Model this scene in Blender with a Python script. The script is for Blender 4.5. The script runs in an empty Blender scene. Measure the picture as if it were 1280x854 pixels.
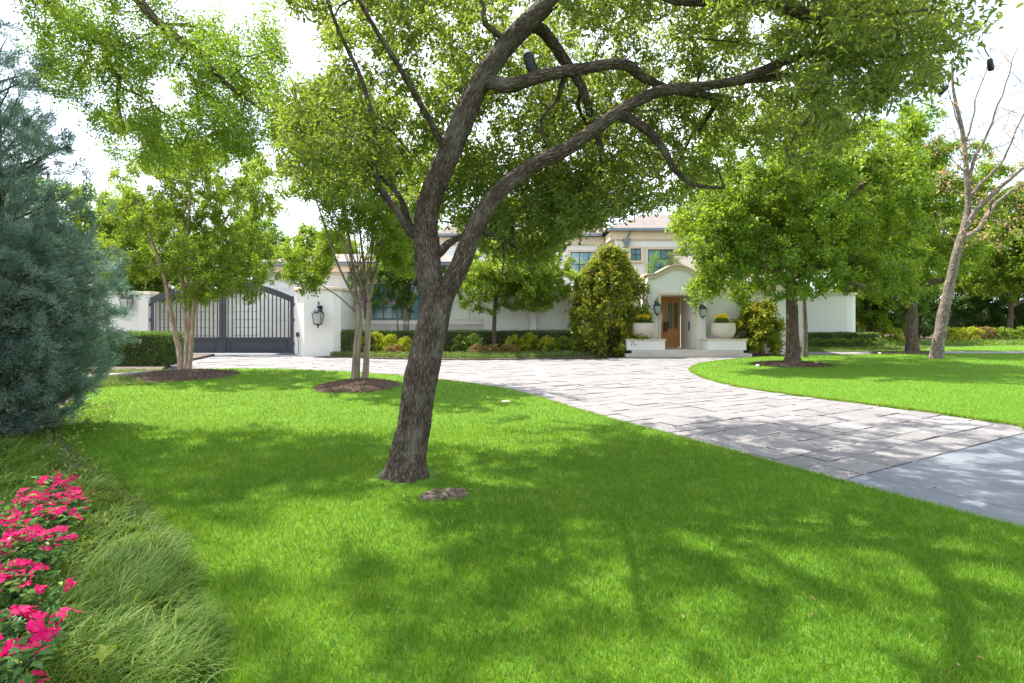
import bpy, bmesh, math, random
import numpy as np
from mathutils import Vector, noise as mnoise

R = math.radians
C = bpy.context.scene.collection
F, HOR, EYE = 690.0, 400.0, 1.6

def P(px, py, D):
    """world point seen at photo pixel px,py at distance D"""
    return ((px - 640) / F * D, D, EYE + (HOR - py) / F * D)

def G(px, py, z=0.0):
    """ground point under photo pixel"""
    D = (EYE - z) * F / (py - HOR)
    return ((px - 640) / F * D, D)

# ------------------------------------------------------------------ tagging
def tag(o, label=None, cat=None, group=None, kind=None):
    if label: o['label'] = label
    if cat: o['category'] = cat
    if group: o['group'] = group
    if kind: o['kind'] = kind
    return o

def thing(name, label, cat, loc=(0, 0, 0), group=None):
    o = bpy.data.objects.new(name, None); C.objects.link(o)
    o.location = loc; o.empty_display_size = 0.2
    return tag(o, label, cat, group)

def link(name, me, parent=None, mats=None):
    o = bpy.data.objects.new(name, me); C.objects.link(o)
    if mats:
        for m in (mats if isinstance(mats, (list, tuple)) else [mats]): me.materials.append(m)
    if parent is not None:
        o.parent = parent
        o.matrix_parent_inverse.identity()
        # geometry is authored in world space: shift it into the parent's frame
        p = parent; off = Vector((0, 0, 0))
        while p is not None:
            off += p.location; p = p.parent
        o.location = -off
    return o

def copy_tree(o, parent=None):
    c = o.copy(); C.objects.link(c); c.parent = parent
    for ch in o.children: copy_tree(ch, c)
    return c

# ------------------------------------------------------------------ mesh helpers
def np_mesh(name, V, Fv, n, attrs=None, smooth=False):
    """V (k,3); Fv flat vertex indices; n = int or array of loop totals"""
    V = np.asarray(V, dtype=np.float32); Fv = np.asarray(Fv, dtype=np.int32).ravel()
    me = bpy.data.meshes.new(name)
    me.vertices.add(len(V)); me.vertices.foreach_set('co', V.ravel())
    me.loops.add(len(Fv)); me.loops.foreach_set('vertex_index', Fv)
    if np.isscalar(n):
        k = len(Fv) // n; tot = np.full(k, n, dtype=np.int32)
    else:
        tot = np.asarray(n, dtype=np.int32); k = len(tot)
    st = np.concatenate([[0], np.cumsum(tot)[:-1]]).astype(np.int32)
    me.polygons.add(k)
    me.polygons.foreach_set('loop_start', st); me.polygons.foreach_set('loop_total', tot)
    me.polygons.foreach_set('use_smooth', np.full(k, smooth, dtype=bool))
    if attrs:
        for an, (dom, typ, arr) in attrs.items():
            a = me.attributes.new(an, typ, dom)
            a.data.foreach_set('value' if typ == 'FLOAT' else 'vector', np.asarray(arr, dtype=np.float32).ravel())
    me.update(calc_edges=True)
    return me

class MB:
    """collects shapes in world space and links them as one mesh"""
    def __init__(s): s.v = []; s.f = []; s.m = []; s.cur = 0
    def add(s, vs, fs):
        b = len(s.v); s.v += [tuple(v) for v in vs]
        for f in fs: s.f.append([b + i for i in f]); s.m.append(s.cur)
        return s
    def box(s, x0, x1, y0, y1, z0, z1):
        x0, x1 = min(x0, x1), max(x0, x1); y0, y1 = min(y0, y1), max(y0, y1); z0, z1 = min(z0, z1), max(z0, z1)
        return s.add([(x0,y0,z0),(x1,y0,z0),(x1,y1,z0),(x0,y1,z0),(x0,y0,z1),(x1,y0,z1),(x1,y1,z1),(x0,y1,z1)],
                     [(0,3,2,1),(4,5,6,7),(0,1,5,4),(1,2,6,5),(2,3,7,6),(3,0,4,7)])
    def prism_y(s, prof, y0, y1):   # profile in xz, counter-clockwise seen from -y
        n = len(prof)
        vs = [(x, y0, z) for x, z in prof] + [(x, y1, z) for x, z in prof]
        fs = [tuple(range(n)), tuple(range(2*n-1, n-1, -1))] + [((i+1) % n, i, n+i, n+(i+1) % n) for i in range(n)]
        return s.add(vs, fs)
    def prism_z(s, prof, z0, z1):   # footprint in xy, counter-clockwise from above
        n = len(prof)
        vs = [(x, y, z0) for x, y in prof] + [(x, y, z1) for x, y in prof]
        fs = [tuple(range(n-1, -1, -1)), tuple(range(n, 2*n))] + [(i, (i+1) % n, n+(i+1) % n, n+i) for i in range(n)]
        return s.add(vs, fs)
    def prism_x(s, prof, x0, x1):   # profile in yz
        n = len(prof)
        vs = [(x0, y, z) for y, z in prof] + [(x1, y, z) for y, z in prof]
        fs = [tuple(range(n-1, -1, -1)), tuple(range(n, 2*n))] + [(i, (i+1) % n, n+(i+1) % n, n+i) for i in range(n)]
        return s.add(vs, fs)
    def lathe(s, c, prof, k=24):    # prof list of (r, z)
        vs = []; fs = []
        for r, z in prof:
            for i in range(k):
                a = 2*math.pi*i/k; vs.append((c[0]+r*math.cos(a), c[1]+r*math.sin(a), c[2]+z))
        for j in range(len(prof)-1):
            for i in range(k):
                i2 = (i+1) % k
                fs.append((j*k+i, j*k+i2, (j+1)*k+i2, (j+1)*k+i))
        fs.append(tuple(range(k-1, -1, -1))); fs.append(tuple(range((len(prof)-1)*k, len(prof)*k)))
        return s.add(vs, fs)
    def tube(s, pts, r, k=8):
        pts = [Vector(p) for p in pts]; rr = r if isinstance(r, (list, tuple)) else [r]*len(pts)
        vs = []; fs = []; ref = None
        for i, p in enumerate(pts):
            t = (pts[min(i+1, len(pts)-1)] - pts[max(i-1, 0)]).normalized()
            if ref is None: ref = Vector((0, 0, 1)) if abs(t.z) < .9 else Vector((1, 0, 0))
            a = (ref - t*ref.dot(t)).normalized(); b = t.cross(a); ref = a
            for j in range(k):
                an = 2*math.pi*j/k; vs.append(p + (a*math.cos(an) + b*math.sin(an))*rr[i])
        for i in range(len(pts)-1):
            for j in range(k):
                j2 = (j+1) % k; fs.append((i*k+j, i*k+j2, (i+1)*k+j2, (i+1)*k+j))
        fs.append(tuple(range(k-1, -1, -1))); fs.append(tuple(range((len(pts)-1)*k, len(pts)*k)))
        return s.add(vs, fs)
    def build(s, name, mats, parent=None, smooth=False, bevel=0):
        me = bpy.data.meshes.new(name); me.from_pydata(s.v, [], s.f)
        o = link(name, me, parent, mats)
        if isinstance(mats, (list, tuple)) and len(mats) > 1: me.polygons.foreach_set('material_index', s.m)
        bm = bmesh.new(); bm.from_mesh(me)
        bmesh.ops.recalc_face_normals(bm, faces=bm.faces[:])
        bm.to_mesh(me); bm.free()
        if smooth:
            me.polygons.foreach_set('use_smooth', [True]*len(me.polygons))
            try: me.set_sharp_from_angle(angle=R(40))
            except Exception: pass
        if bevel:
            b = o.modifiers.new('bevel', 'BEVEL'); b.width = bevel; b.segments = 2; b.limit_method = 'ANGLE'; b.angle_limit = R(40)
        return o

def catmull(pts, step):
    pts = [np.array(p, float) for p in pts]
    if len(pts) == 2:
        n = max(1, int(np.linalg.norm(pts[1]-pts[0])/step))
        return [pts[0] + (pts[1]-pts[0])*i/n for i in range(n+1)], [i/n for i in range(n+1)]
    ext = [2*pts[0]-pts[1]] + pts + [2*pts[-1]-pts[-2]]
    out, tt = [], []
    m = len(pts)-1
    for i in range(m):
        p0, p1, p2, p3 = ext[i:i+4]
        n = max(1, int(np.linalg.norm(p2-p1)/step))
        for k in range(n):
            t = k/n
            out.append(.5*((2*p1)+(-p0+p2)*t+(2*p0-5*p1+4*p2-p3)*t*t+(-p0+3*p1-3*p2+p3)*t**3)); tt.append((i+t)/m)
    out.append(pts[-1]); tt.append(1.0)
    return out, tt

def in_poly(x, y, poly):
    x = np.asarray(x); y = np.asarray(y); c = np.zeros(x.shape, bool)
    n = len(poly)
    for i in range(n):
        x1, y1 = poly[i]; x2, y2 = poly[(i+1) % n]
        if y1 == y2: continue
        m = ((y1 > y) != (y2 > y)) & (x < (x2-x1)*(y-y1)/(y2-y1)+x1)
        c ^= m
    return c

# ------------------------------------------------------------------ materials
def new_mat(name):
    m = bpy.data.materials.new(name); m.use_nodes = True
    nt = m.node_tree; nt.nodes.clear()
    out = nt.nodes.new('ShaderNodeOutputMaterial')
    return m, nt, out

def nd(nt, t, **kw):
    n = nt.nodes.new(t)
    for k, v in kw.items():
        if k.startswith('_'): setattr(n, k[1:], v)
        else: n.inputs[k].default_value = v
    return n

def ramp(nt, fac, stops, interp='LINEAR'):
    n = nt.nodes.new('ShaderNodeValToRGB'); cr = n.color_ramp; cr.interpolation = interp
    while len(cr.elements) < len(stops): cr.elements.new(0.5)
    for e, (p, c) in zip(cr.elements, stops):
        e.position = p; e.color = (*c, 1) if len(c) == 3 else c
    nt.links.new(fac, n.inputs['Fac']); return n.outputs['Color']

def mixc(nt, fac, a, b, mode='MIX'):
    n = nt.nodes.new('ShaderNodeMix'); n.data_type = 'RGBA'; n.blend_type = mode
    for sock, v in ((n.inputs[0], fac), (n.inputs[6], a), (n.inputs[7], b)):
        if isinstance(v, (int, float)): sock.default_value = v
        elif isinstance(v, tuple): sock.default_value = (*v, 1) if len(v) == 3 else v
        else: nt.links.new(v, sock)
    return n.outputs[2]

def coords(nt, kind='Object', scale=(1, 1, 1), attr=None):
    mp = nt.nodes.new('ShaderNodeMapping'); mp.inputs['Scale'].default_value = scale
    if attr:
        a = nt.nodes.new('ShaderNodeAttribute'); a.attribute_name = attr; nt.links.new(a.outputs['Vector'], mp.inputs['Vector'])
    elif kind == 'World':
        g = nt.nodes.new('ShaderNodeNewGeometry'); nt.links.new(g.outputs['Position'], mp.inputs['Vector'])
    else:
        tc = nt.nodes.new('ShaderNodeTexCoord'); nt.links.new(tc.outputs[kind], mp.inputs['Vector'])
    return mp.outputs['Vector']

def noise(nt, vec, scale, detail=4, rough=.55, dist=0):
    n = nt.nodes.new('ShaderNodeTexNoise'); n.inputs['Scale'].default_value = scale
    n.inputs['Detail'].default_value = detail; n.inputs['Roughness'].default_value = rough; n.inputs['Distortion'].default_value = dist
    nt.links.new(vec, n.inputs['Vector']); return n.outputs['Fac']

def bump(nt, height, strength=.5, dist=.02, prev=None):
    b = nt.nodes.new('ShaderNodeBump'); b.inputs['Strength'].default_value = strength; b.inputs['Distance'].default_value = dist
    nt.links.new(height, b.inputs['Height'])
    if prev: nt.links.new(prev, b.inputs['Normal'])
    return b.outputs['Normal']

def principled(nt, out, color, rough=.6, metal=0, spec=.5, normal=None):
    p = nt.nodes.new('ShaderNodeBsdfPrincipled')
    for sock, v in ((p.inputs['Base Color'], color), (p.inputs['Roughness'], rough)):
        if isinstance(v, (int, float)): sock.default_value = v
        elif isinstance(v, tuple): sock.default_value = (*v, 1)
        else: nt.links.new(v, sock)
    p.inputs['Metallic'].default_value = metal; p.inputs['Specular IOR Level'].default_value = spec
    if normal: nt.links.new(normal, p.inputs['Normal'])
    nt.links.new(p.outputs[0], out.inputs['Surface'])
    return p

def mat_simple(name, col, rough=.6, metal=0, spec=.5, var=.12, scale=3, bumpd=.004, bscale=40):
    m, nt, out = new_mat(name)
    v = coords(nt, 'World')
    n1 = noise(nt, v, scale, 5); n2 = noise(nt, v, bscale, 4)
    lo = tuple(c*(1-var) for c in col); hi = tuple(min(1, c*(1+var)) for c in col)
    c = ramp(nt, n1, [(.3, lo), (.7, hi)])
    principled(nt, out, c, rough, metal, spec, bump(nt, n2, .4, bumpd))
    return m

def mat_leaf(name, stops, trans=.4, tcol=(.25, .42, .03), rough=.45, spec=.5):
    m, nt, out = new_mat(name)
    a = nt.nodes.new('ShaderNodeAttribute'); a.attribute_name = 'lc'
    c = ramp(nt, a.outputs['Fac'], stops)
    p = nt.nodes.new('ShaderNodeBsdfPrincipled'); nt.links.new(c, p.inputs['Base Color'])
    p.inputs['Roughness'].default_value = rough; p.inputs['Specular IOR Level'].default_value = spec
    t = nt.nodes.new('ShaderNodeBsdfTranslucent')
    nt.links.new(mixc(nt, .55, c, tcol), t.inputs['Color'])
    mx = nt.nodes.new('ShaderNodeMixShader'); mx.inputs[0].default_value = trans
    nt.links.new(p.outputs[0], mx.inputs[1]); nt.links.new(t.outputs[0], mx.inputs[2])
    nt.links.new(mx.outputs[0], out.inputs['Surface'])
    return m

def mat_bark(name, dark, light, sc=26, stretch=.28, depth=.02, patch=None, flaky=False):
    m, nt, out = new_mat(name)
    v = coords(nt, attr='bark', scale=(1, 1, stretch))
    w = noise(nt, v, sc*.5, 3)
    wv = nt.nodes.new('ShaderNodeVectorMath'); wv.operation = 'MULTIPLY_ADD'
    nt.links.new(w, wv.inputs[0]); wv.inputs[1].default_value = (.05, .05, .06); nt.links.new(v, wv.inputs[2])
    vo = nt.nodes.new('ShaderNodeTexVoronoi'); vo.feature = 'DISTANCE_TO_EDGE'; vo.inputs['Scale'].default_value = sc
    nt.links.new(wv.outputs[0], vo.inputs['Vector'])
    fine = noise(nt, coords(nt, attr='bark', scale=(1, 1, .5)), 90, 6, .65)
    ridge = ramp(nt, vo.outputs['Distance'], [(0, (0, 0, 0)), (.22, (.7, .7, .7)), (.5, (1, 1, 1))])
    f = mixc(nt, .42, ridge, fine)
    col = ramp(nt, f, [(.1, dark), (.62, tuple((a+b)/2 for a, b in zip(dark, light))), (.9, light)])
    if patch:
        big = noise(nt, coords(nt, attr='bark', scale=(1, 1, .7)), 5 if not flaky else 7, 5, .6)
        col = mixc(nt, ramp(nt, big, [(.5, (0, 0, 0)), (.66, (.6, .6, .6) if not flaky else (.8, .8, .8))]), col, patch)
    if not flaky:
        col = mixc(nt, 1.0, col, ramp(nt, noise(nt, coords(nt, attr='bark', scale=(1, 1, .6)), 11, 5, .65), [(.3, (.62, .60, .58)), (.7, (1.35, 1.33, 1.3))]), 'MULTIPLY')
    nrm = bump(nt, f, .9, depth)
    principled(nt, out, col, .9, 0, .2, nrm)
    return m
# ------------------------------------------------------------------ trees
class Tree:
    def __init__(s, seed):
        s.rng = np.random.default_rng(seed); s.pos = []; s.par = []; s.mr = []; s.segs = []
    def nearest(s, p):
        A = np.array(s.pos); return int(np.argmin(((A - p)**2).sum(1)))
    def limb(s, pts, r0, r1, step=.12, wob=0.0, root=False, pw=1.0):
        """a hand-laid limb, radius r0 -> r1; joins the nearest existing node unless root"""
        P_, T_ = catmull(pts, step)
        par = -1
        if s.pos and not root: par = s.nearest(P_[0])
        ph = s.rng.uniform(0, 6.28, 6)
        for i, (p, t) in enumerate(zip(P_, T_)):
            if wob and 0 < i:
                L = i*step
                p = p + wob*np.array([math.sin(L*3.1+ph[0])+.5*math.sin(L*7.3+ph[1]), math.sin(L*2.7+ph[2])+.5*math.sin(L*6.1+ph[3]), .6*math.sin(L*3.7+ph[4])])*min(1, L*1.5)
            s.pos.append(np.array(p, float)); s.par.append(par); s.mr.append(r0+(r1-r0)*t**pw)
            par = len(s.pos)-1
        return par
    def grow(s, targets, step=.25, jit=.05, leafy=None, lift=.15, base_z=-1e9, bend=.35):
        """reach every target from the nearest wood already there"""
        T = np.array(targets); A = np.array(s.pos)
        if len(T) == 0: return
        cap = len(A) + 60*len(T)
        buf = np.zeros((cap, 3)); buf[:len(A)] = A; n = len(A)
        ok = np.zeros(cap, bool); ok[:n] = A[:, 2] > base_z
        d0 = np.array([((buf[:n][ok[:n]] - t)**2).sum(1).min() for t in T]) if len(T) < 800 else ((T - A[ok[:n]].mean(0))**2).sum(1)
        for ti in np.argsort(d0):
            t = T[ti]
            d = ((buf[:n] - t)**2).sum(1)
            d = np.where(ok[:n], d, 1e9)
            k = int(np.argmin(d)); L = math.sqrt(d[k])
            if L < .05: continue
            p0 = buf[k]
            pp = s.par[k]
            dr = (p0 - buf[pp]) if pp >= 0 else np.array([0, 0, 1.])
            dr = dr/(np.linalg.norm(dr)+1e-9)
            m = max(1, min(12, int(round(L/step))))
            c1 = p0 + dr*L*bend + np.array([0, 0, lift*L])
            par = k
            for i in range(1, m+1):
                u = i/m
                q = (1-u)**2*p0 + 2*u*(1-u)*c1 + u*u*t
                if i < m: q = q + s.rng.normal(0, jit*min(L, 1.0), 3)
                s.pos.append(q); s.par.append(par); s.mr.append(0)
                if n < cap: buf[n] = q; ok[n] = True
                if leafy is not None and u > 1-leafy - 1e-6: s.segs.append((par, n))
                par = n; n += 1
    def radii(s, rt=.003, p=2.3, scale=1.0):
        N = len(s.pos); acc = np.zeros(N); par = s.par
        r = np.zeros(N)
        for i in range(N-1, -1, -1):
            r[i] = max(rt, acc[i]**(1/p)) if acc[i] > 0 else rt
            if par[i] >= 0: acc[par[i]] += r[i]**p
        mr = np.array(s.mr)
        auto = r*scale
        out = np.where(mr > 0, mr, auto)
        for i in range(N):
            if par[i] >= 0 and mr[i] == 0: out[i] = min(out[i], out[par[i]]*.95)
        return np.maximum(out, rt)
    def wood(s, name, mat, parent, rt=.003, scale=1.0, flare=0, rough=0.0, kbig=None, seg=1.0, minr=0):
        r = s.radii(rt, scale=scale); N = len(r); pos = np.array(s.pos); par = s.par
        ch = [[] for _ in range(N)]
        for i in range(N):
            if par[i] >= 0: ch[par[i]].append(i)
        starts = [(i, -1) for i in range(N) if par[i] < 0]
        V = []; Fq = []; A = []; tot = []; off = 0
        nz = mnoise.noise
        while starts:
            i0, p0 = starts.pop()
            idx = [i0]; i = i0
            while ch[i]:
                m = max(ch[i], key=lambda j: r[j])
                for j in ch[i]:
                    if j != m: starts.append((j, i))
                i = m; idx.append(i)
            pts = pos[idx]; rr = r[idx]
            if p0 >= 0:
                pts = np.vstack([pos[p0], pts]); rr = np.concatenate([[min(rr[0]*1.15, r[p0]*.9)], rr])
            if rr[0] < minr or len(pts) < 2: continue
            R0 = rr[0]
            K = 3 if R0 < .008 else 5 if R0 < .03 else 8 if R0 < .08 else 14
            if kbig and R0 > .07: K = kbig
            if kbig and R0 > .03:   # dense rings for displaced bark
                d = np.r_[0, np.cumsum(np.linalg.norm(np.diff(pts, axis=0), axis=1))]
                nn = max(len(pts), int(d[-1]/(.014 if R0 > .07 else .03)))
                dd = np.linspace(0, d[-1], nn)
                pts = np.stack([np.interp(dd, d, pts[:, a]) for a in range(3)], 1); rr = np.interp(dd, d, rr)
            n = len(pts)
            tg = np.gradient(pts, axis=0); tg /= (np.linalg.norm(tg, axis=1)[:, None]+1e-9)
            ref = np.array([0., 1., 0.]) if abs(tg[0, 1]) < .8 else np.array([1., 0, 0])
            an = np.arange(K)*2*math.pi/K; ca = np.cos(an)[:, None]; sa = np.sin(an)[:, None]
            L = 0
            for q in range(n):
                t = tg[q]
                a = ref - t*ref.dot(t); a /= (np.linalg.norm(a)+1e-9); b = np.cross(t, a); ref = a
                if q: L += float(np.linalg.norm(pts[q]-pts[q-1]))
                rad = np.full(K, rr[q])
                if flare and p0 < 0:
                    z = max(0, pts[q, 2])
                    rad = rad*(1 + flare*math.exp(-z/.13)*(1+.5*np.sin(an*4+1)+.35*np.sin(an*7+2)) + .04*np.sin(an*3+.5)*math.exp(-z/.6))
                bx = np.cos(an)*rr[q]; by = np.sin(an)*rr[q]
                if rough and rr[q] > .03:
                    dsp = np.array([nz(Vector((bx[j]*6+i0, by[j]*6, L*2.2)))*.45*rr[q]*.35 + .010*min(1, rr[q]/.12)*(.5-2.6*abs(nz(Vector((bx[j]*34, by[j]*34, L*7+i0))))) + .004*nz(Vector((bx[j]*70, by[j]*70, L*30))) for j in range(K)])
                    rad = rad + rough*dsp
                V.append(pts[q] + (a*ca + b*sa)*rad[:, None])
                A.append(np.stack([bx, by, np.full(K, L + i0*.37)], 1))
            base = off + np.arange(n-1)[:, None]*K
            j = np.arange(K)[None, :]; j2 = (j+1) % K
            Fq.append(np.stack([base+j, base+j2, base+K+j2, base+K+j], -1).reshape(-1)); tot.append(np.full((n-1)*K, 4))
            off += n*K
        me = np_mesh(name, np.vstack(V), np.concatenate(Fq), np.concatenate(tot), {'bark': ('POINT', 'FLOAT_VECTOR', np.vstack(A))}, smooth=True)
        return link(name, me, parent, mat)
    def leaves(s, name, mat, parent, n, L, W, **kw):
        pos = np.array(s.pos); sg = np.array(s.segs)
        return scatter_leaves(name, mat, parent, pos[sg[:, 0]], pos[sg[:, 1]], n, L, W, s.rng, **kw)

def unit(a): return a/(np.linalg.norm(a, axis=1)[:, None]+1e-9)

def leaf_geo(B, T, N, L, W, quad=False, fold=.18, droop=.15):
    S = unit(np.cross(T, N)); N = np.cross(S, T)
    L = L[:, None]; W = W[:, None]
    if quad:
        v = np.stack([B, B+T*L*.5+S*W*.5+N*W*fold, B+T*L-N*L*droop, B+T*L*.5-S*W*.5+N*W*fold], 1)
        n = len(B); f = np.arange(n)[:, None]*4+np.arange(4)[None, :]
        return v.reshape(-1, 3), f.ravel(), 4, 1
    v = np.stack([B, B+T*L*.3+S*W*.46+N*W*fold, B+T*L*.7+S*W*.42+N*(W*fold-L*droop*.5), B+T*L-N*L*droop,
                  B+T*L*.7-S*W*.42+N*(W*fold-L*droop*.5), B+T*L*.3-S*W*.46+N*W*fold], 1)
    n = len(B); b = np.arange(n)[:, None]*6
    f = np.concatenate([b+np.array([[0, 1, 2, 3]]), b+np.array([[0, 3, 4, 5]])], 1)
    return v.reshape(-1, 3), f.ravel(), 4, 2

def scatter_leaves(name, mat, parent, A, B, n, L, W, rng, quad=False, up=.55, spread=.05, along=.7, clump=.35, droop=.15, lvar=.3, hang=.1, bias=0.0, topbias=0.0):
    w = np.linalg.norm(B-A, axis=1); w /= w.sum()
    k = rng.choice(len(A), n, p=w); u = rng.random(n)[:, None]
    base = A[k]*(1-u)+B[k]*u + rng.normal(0, spread, (n, 3))
    d = unit(B[k]-A[k])
    T = unit(d*along + unit(rng.normal(0, 1, (n, 3))) + np.array([0, 0, -hang]))
    N = unit(unit(rng.normal(0, 1, (n, 3)))*(1-up) + np.array([0, 0, up]))
    Ls = L*rng.uniform(1-lvar, 1+lvar, n); Ws = W*rng.uniform(1-lvar, 1+lvar, n)
    V, Fv, c, per = leaf_geo(base, T, N, Ls, Ws, quad, droop=droop)
    # colour: twig to twig and leaf to leaf
    tw = rng.random(len(A))[k]
    lc = np.clip(clump*tw + (1-clump)*rng.random(n) + bias, 0, 1)
    me = np_mesh(name, V, Fv, c, {'lc': ('FACE', 'FLOAT', np.repeat(lc, per))})
    return link(name, me, parent, mat)

def ell_targets(rng, c, rad, nclump, per, rc, shell=2.2, zmin=-1e9, cond=None, flat=.7):
    """twig targets in clumps through an ellipsoid; returns clump centres, twig targets"""
    cc = []
    tries = 0
    while len(cc) < nclump and tries < nclump*60:
        tries += 1
        d = rng.normal(0, 1, 3); d /= np.linalg.norm(d)
        p = np.array(c) + d*np.array(rad)*rng.random()**(1/shell)
        if p[2] < zmin: continue
        if cond and not cond(p): continue
        cc.append(p)
    tw = []
    for p in cc:
        q = p + rng.normal(0, 1, (per, 3))*np.array([rc, rc, rc*flat])
        for x in q:
            if x[2] > zmin - .15 and (cond is None or cond(x)): tw.append(x)
    return cc, tw

def proj(p):
    return 640+F*p[0]/max(p[1], .01), HOR-F*(p[2]-EYE)/max(p[1], .01)

def quick_tree(name, label, cat, base, h, trunks, crown, ncl, per, rc, nleaf, L, W, bark, leaf, seed, group=None,
               r0=.12, zmin=None, cond=None, quad=True, scale=1.0, shell=2.0, up=.5, jit=.05, lift=.12, leafy=.7, bias=0.0, flare=.3, clump=.35, spread=.06, basez=None, extra=None):
    """trunks: list of point lists (world). crown: list of (centre, radii)"""
    t = Tree(seed)
    for i, tp in enumerate(trunks): t.limb(tp, r0 if i == 0 else r0*.8, r0*.38, step=.3, wob=.01, root=(tp[0][2] < .2))
    cs, tw = [], []
    for (c, rad, frac) in crown:
        a, b = ell_targets(t.rng, c, rad, max(3, int(ncl*frac)), per, rc, zmin=zmin if zmin else -1e9, cond=cond, shell=shell)
        cs += a; tw += b
    bz = basez if basez is not None else (zmin if zmin else 0) - .2
    t.grow(cs, .4, jit, base_z=bz, lift=lift)
    t.grow(tw, .22, .06, leafy=leafy, base_z=bz)
    o = thing(name, label, cat, (base[0], base[1], base[2] if len(base) > 2 else 0), group)
    t.wood('trunk', bark, o, rt=.004, scale=scale, flare=flare)
    t.leaves('crown', leaf, o, nleaf, L, W, quad=quad, up=up, bias=bias, clump=clump, spread=spread)
    if extra: extra(t, o)
    return o, t

# ------------------------------------------------------------------ hedges and shrubs
def box_hedge(name, label, x0, x1, y0, y1, z1, n, leaf, core, seed, L=.05, W=.03, rag=.04, group=None, z0=0, cat='hedge', stems=0):
    rng = np.random.default_rng(seed)
    fa = [((x1-x0)*(y1-y0), 2, 1), ((x1-x0)*(z1-z0), 1, -1), ((x1-x0)*(z1-z0), 1, 1), ((y1-y0)*(z1-z0), 0, -1), ((y1-y0)*(z1-z0), 0, 1)]
    ar = np.array([f[0] for f in fa]); ar = ar*np.array([1.1, 1.3, .5, 1, 1]); k = rng.choice(5, n, p=ar/ar.sum())
    P_ = np.stack([rng.uniform(x0, x1, n), rng.uniform(y0, y1, n), rng.uniform(z0, z1, n)], 1)
    lo = np.array([x0, y0, z0]); hi = np.array([x1, y1, z1]); N = np.zeros((n, 3))
    for q, (a, ax, sg) in enumerate(fa):
        m = k == q; P_[m, ax] = hi[ax] if sg > 0 else lo[ax]; N[m, ax] = sg
    lump = np.array([mnoise.noise(Vector((p[0]*2.2, p[1]*2.2, p[2]*2.5)))+.5*mnoise.noise(Vector((p[0]*6, p[1]*6, p[2]*6))) for p in P_])
    P_ += N*(lump*rag*1.4 - np.abs(rng.normal(0, rag, n)))[:, None]
    T = unit(N*.5 + unit(rng.normal(0, 1, (n, 3))) + np.array([0, 0, .35])); NN = unit(N*.8 + np.array([0, 0, .5]) + unit(rng.normal(0, 1, (n, 3)))*.8)
    V, Fv, c, per = leaf_geo(P_, T, NN, L*rng.uniform(.7, 1.3, n), W*rng.uniform(.7, 1.3, n), True)
    lc = np.clip(rng.random(n)*.7 + .3*(lump+.5), 0, 1)
    o = thing(name, label, cat, ((x0+x1)/2, (y0+y1)/2, z0), group)
    link('foliage', np_mesh('foliage', V, Fv, c, {'lc': ('FACE', 'FLOAT', lc)}), o, leaf)
    m = rag*1.6
    # solid dark core added behind the leaves to block light, plus stems
    b = MB()
    nb = max(2, int((x1-x0)/.35))
    b.box(x0+m, x1-m, y0+m, y1-m, z0+.02, z1-m)
    for i in range(nb):
        x = x0 + (i+.5)*(x1-x0)/nb + rng.uniform(-.08, .08)
        b.tube([(x, y0+.12, z0-.02), (x+rng.uniform(-.08, .08), y0+.03, z0+(z1-z0)*.4), (x+rng.uniform(-.12, .12), y0+.05, z0+(z1-z0)*.8)], [.018, .014, .008], 5)
    b.build('branches', core, o)
    return o

def shrub(name, label, c, rad, n, leaf, wood, seed, L=.06, W=.03, cat='shrub', group=None, nst=9, quad=True, shell=3.0, up=.45, lumps=14, bias=0, zfrac=1.0, spike=0.0, shape=None):
    """a bush: stems fanning from the ground, leaves in clumps through the volume; shape(u)->radius factor up the height"""
    rng = np.random.default_rng(seed)
    c = np.array(c, float); rad = np.array(rad, float)
    o = thing(name, label, cat, tuple(c), group)
    t = Tree(seed+1)
    H = rad[2]*2*zfrac
    tg = []
    for i in range(lumps*6):
        u = rng.random()**.8
        w = shape(u) if shape else math.sqrt(max(0, 1-(2*u*.92-.84)**2))*1.0
        a = rng.uniform(0, 6.283); q = rng.random()**(1/shell)
        tg.append(c + np.array([math.cos(a)*rad[0]*w*q, math.sin(a)*rad[1]*w*q, .04+u*H]))
    t.limb([c, c+np.array([.01, 0, H*.45])], max(.012, rad[0]*.03), .008, root=True)
    for i in range(nst):
        a = i*6.283/nst + rng.uniform(-.3, .3); q = rng.uniform(.2, .7)
        t.limb([c+np.array([math.cos(a)*.06, math.sin(a)*.06, 0]), c+np.array([math.cos(a)*rad[0]*.3*q, math.sin(a)*rad[1]*.3*q, H*.3]), c+np.array([math.cos(a)*rad[0]*.6*q, math.sin(a)*rad[1]*.6*q, H*.65])], max(.01, rad[0]*.02), .005, root=True)
    t.grow(tg, .15, .06, leafy=.6)
    t.wood('stems', wood, o, rt=.003)
    t.leaves('foliage', leaf, o, n, L, W, quad=quad, up=up, spread=min(rad)*.09, bias=bias, hang=-.3 if spike else .1, along=.7+spike)
    return o, t
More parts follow.
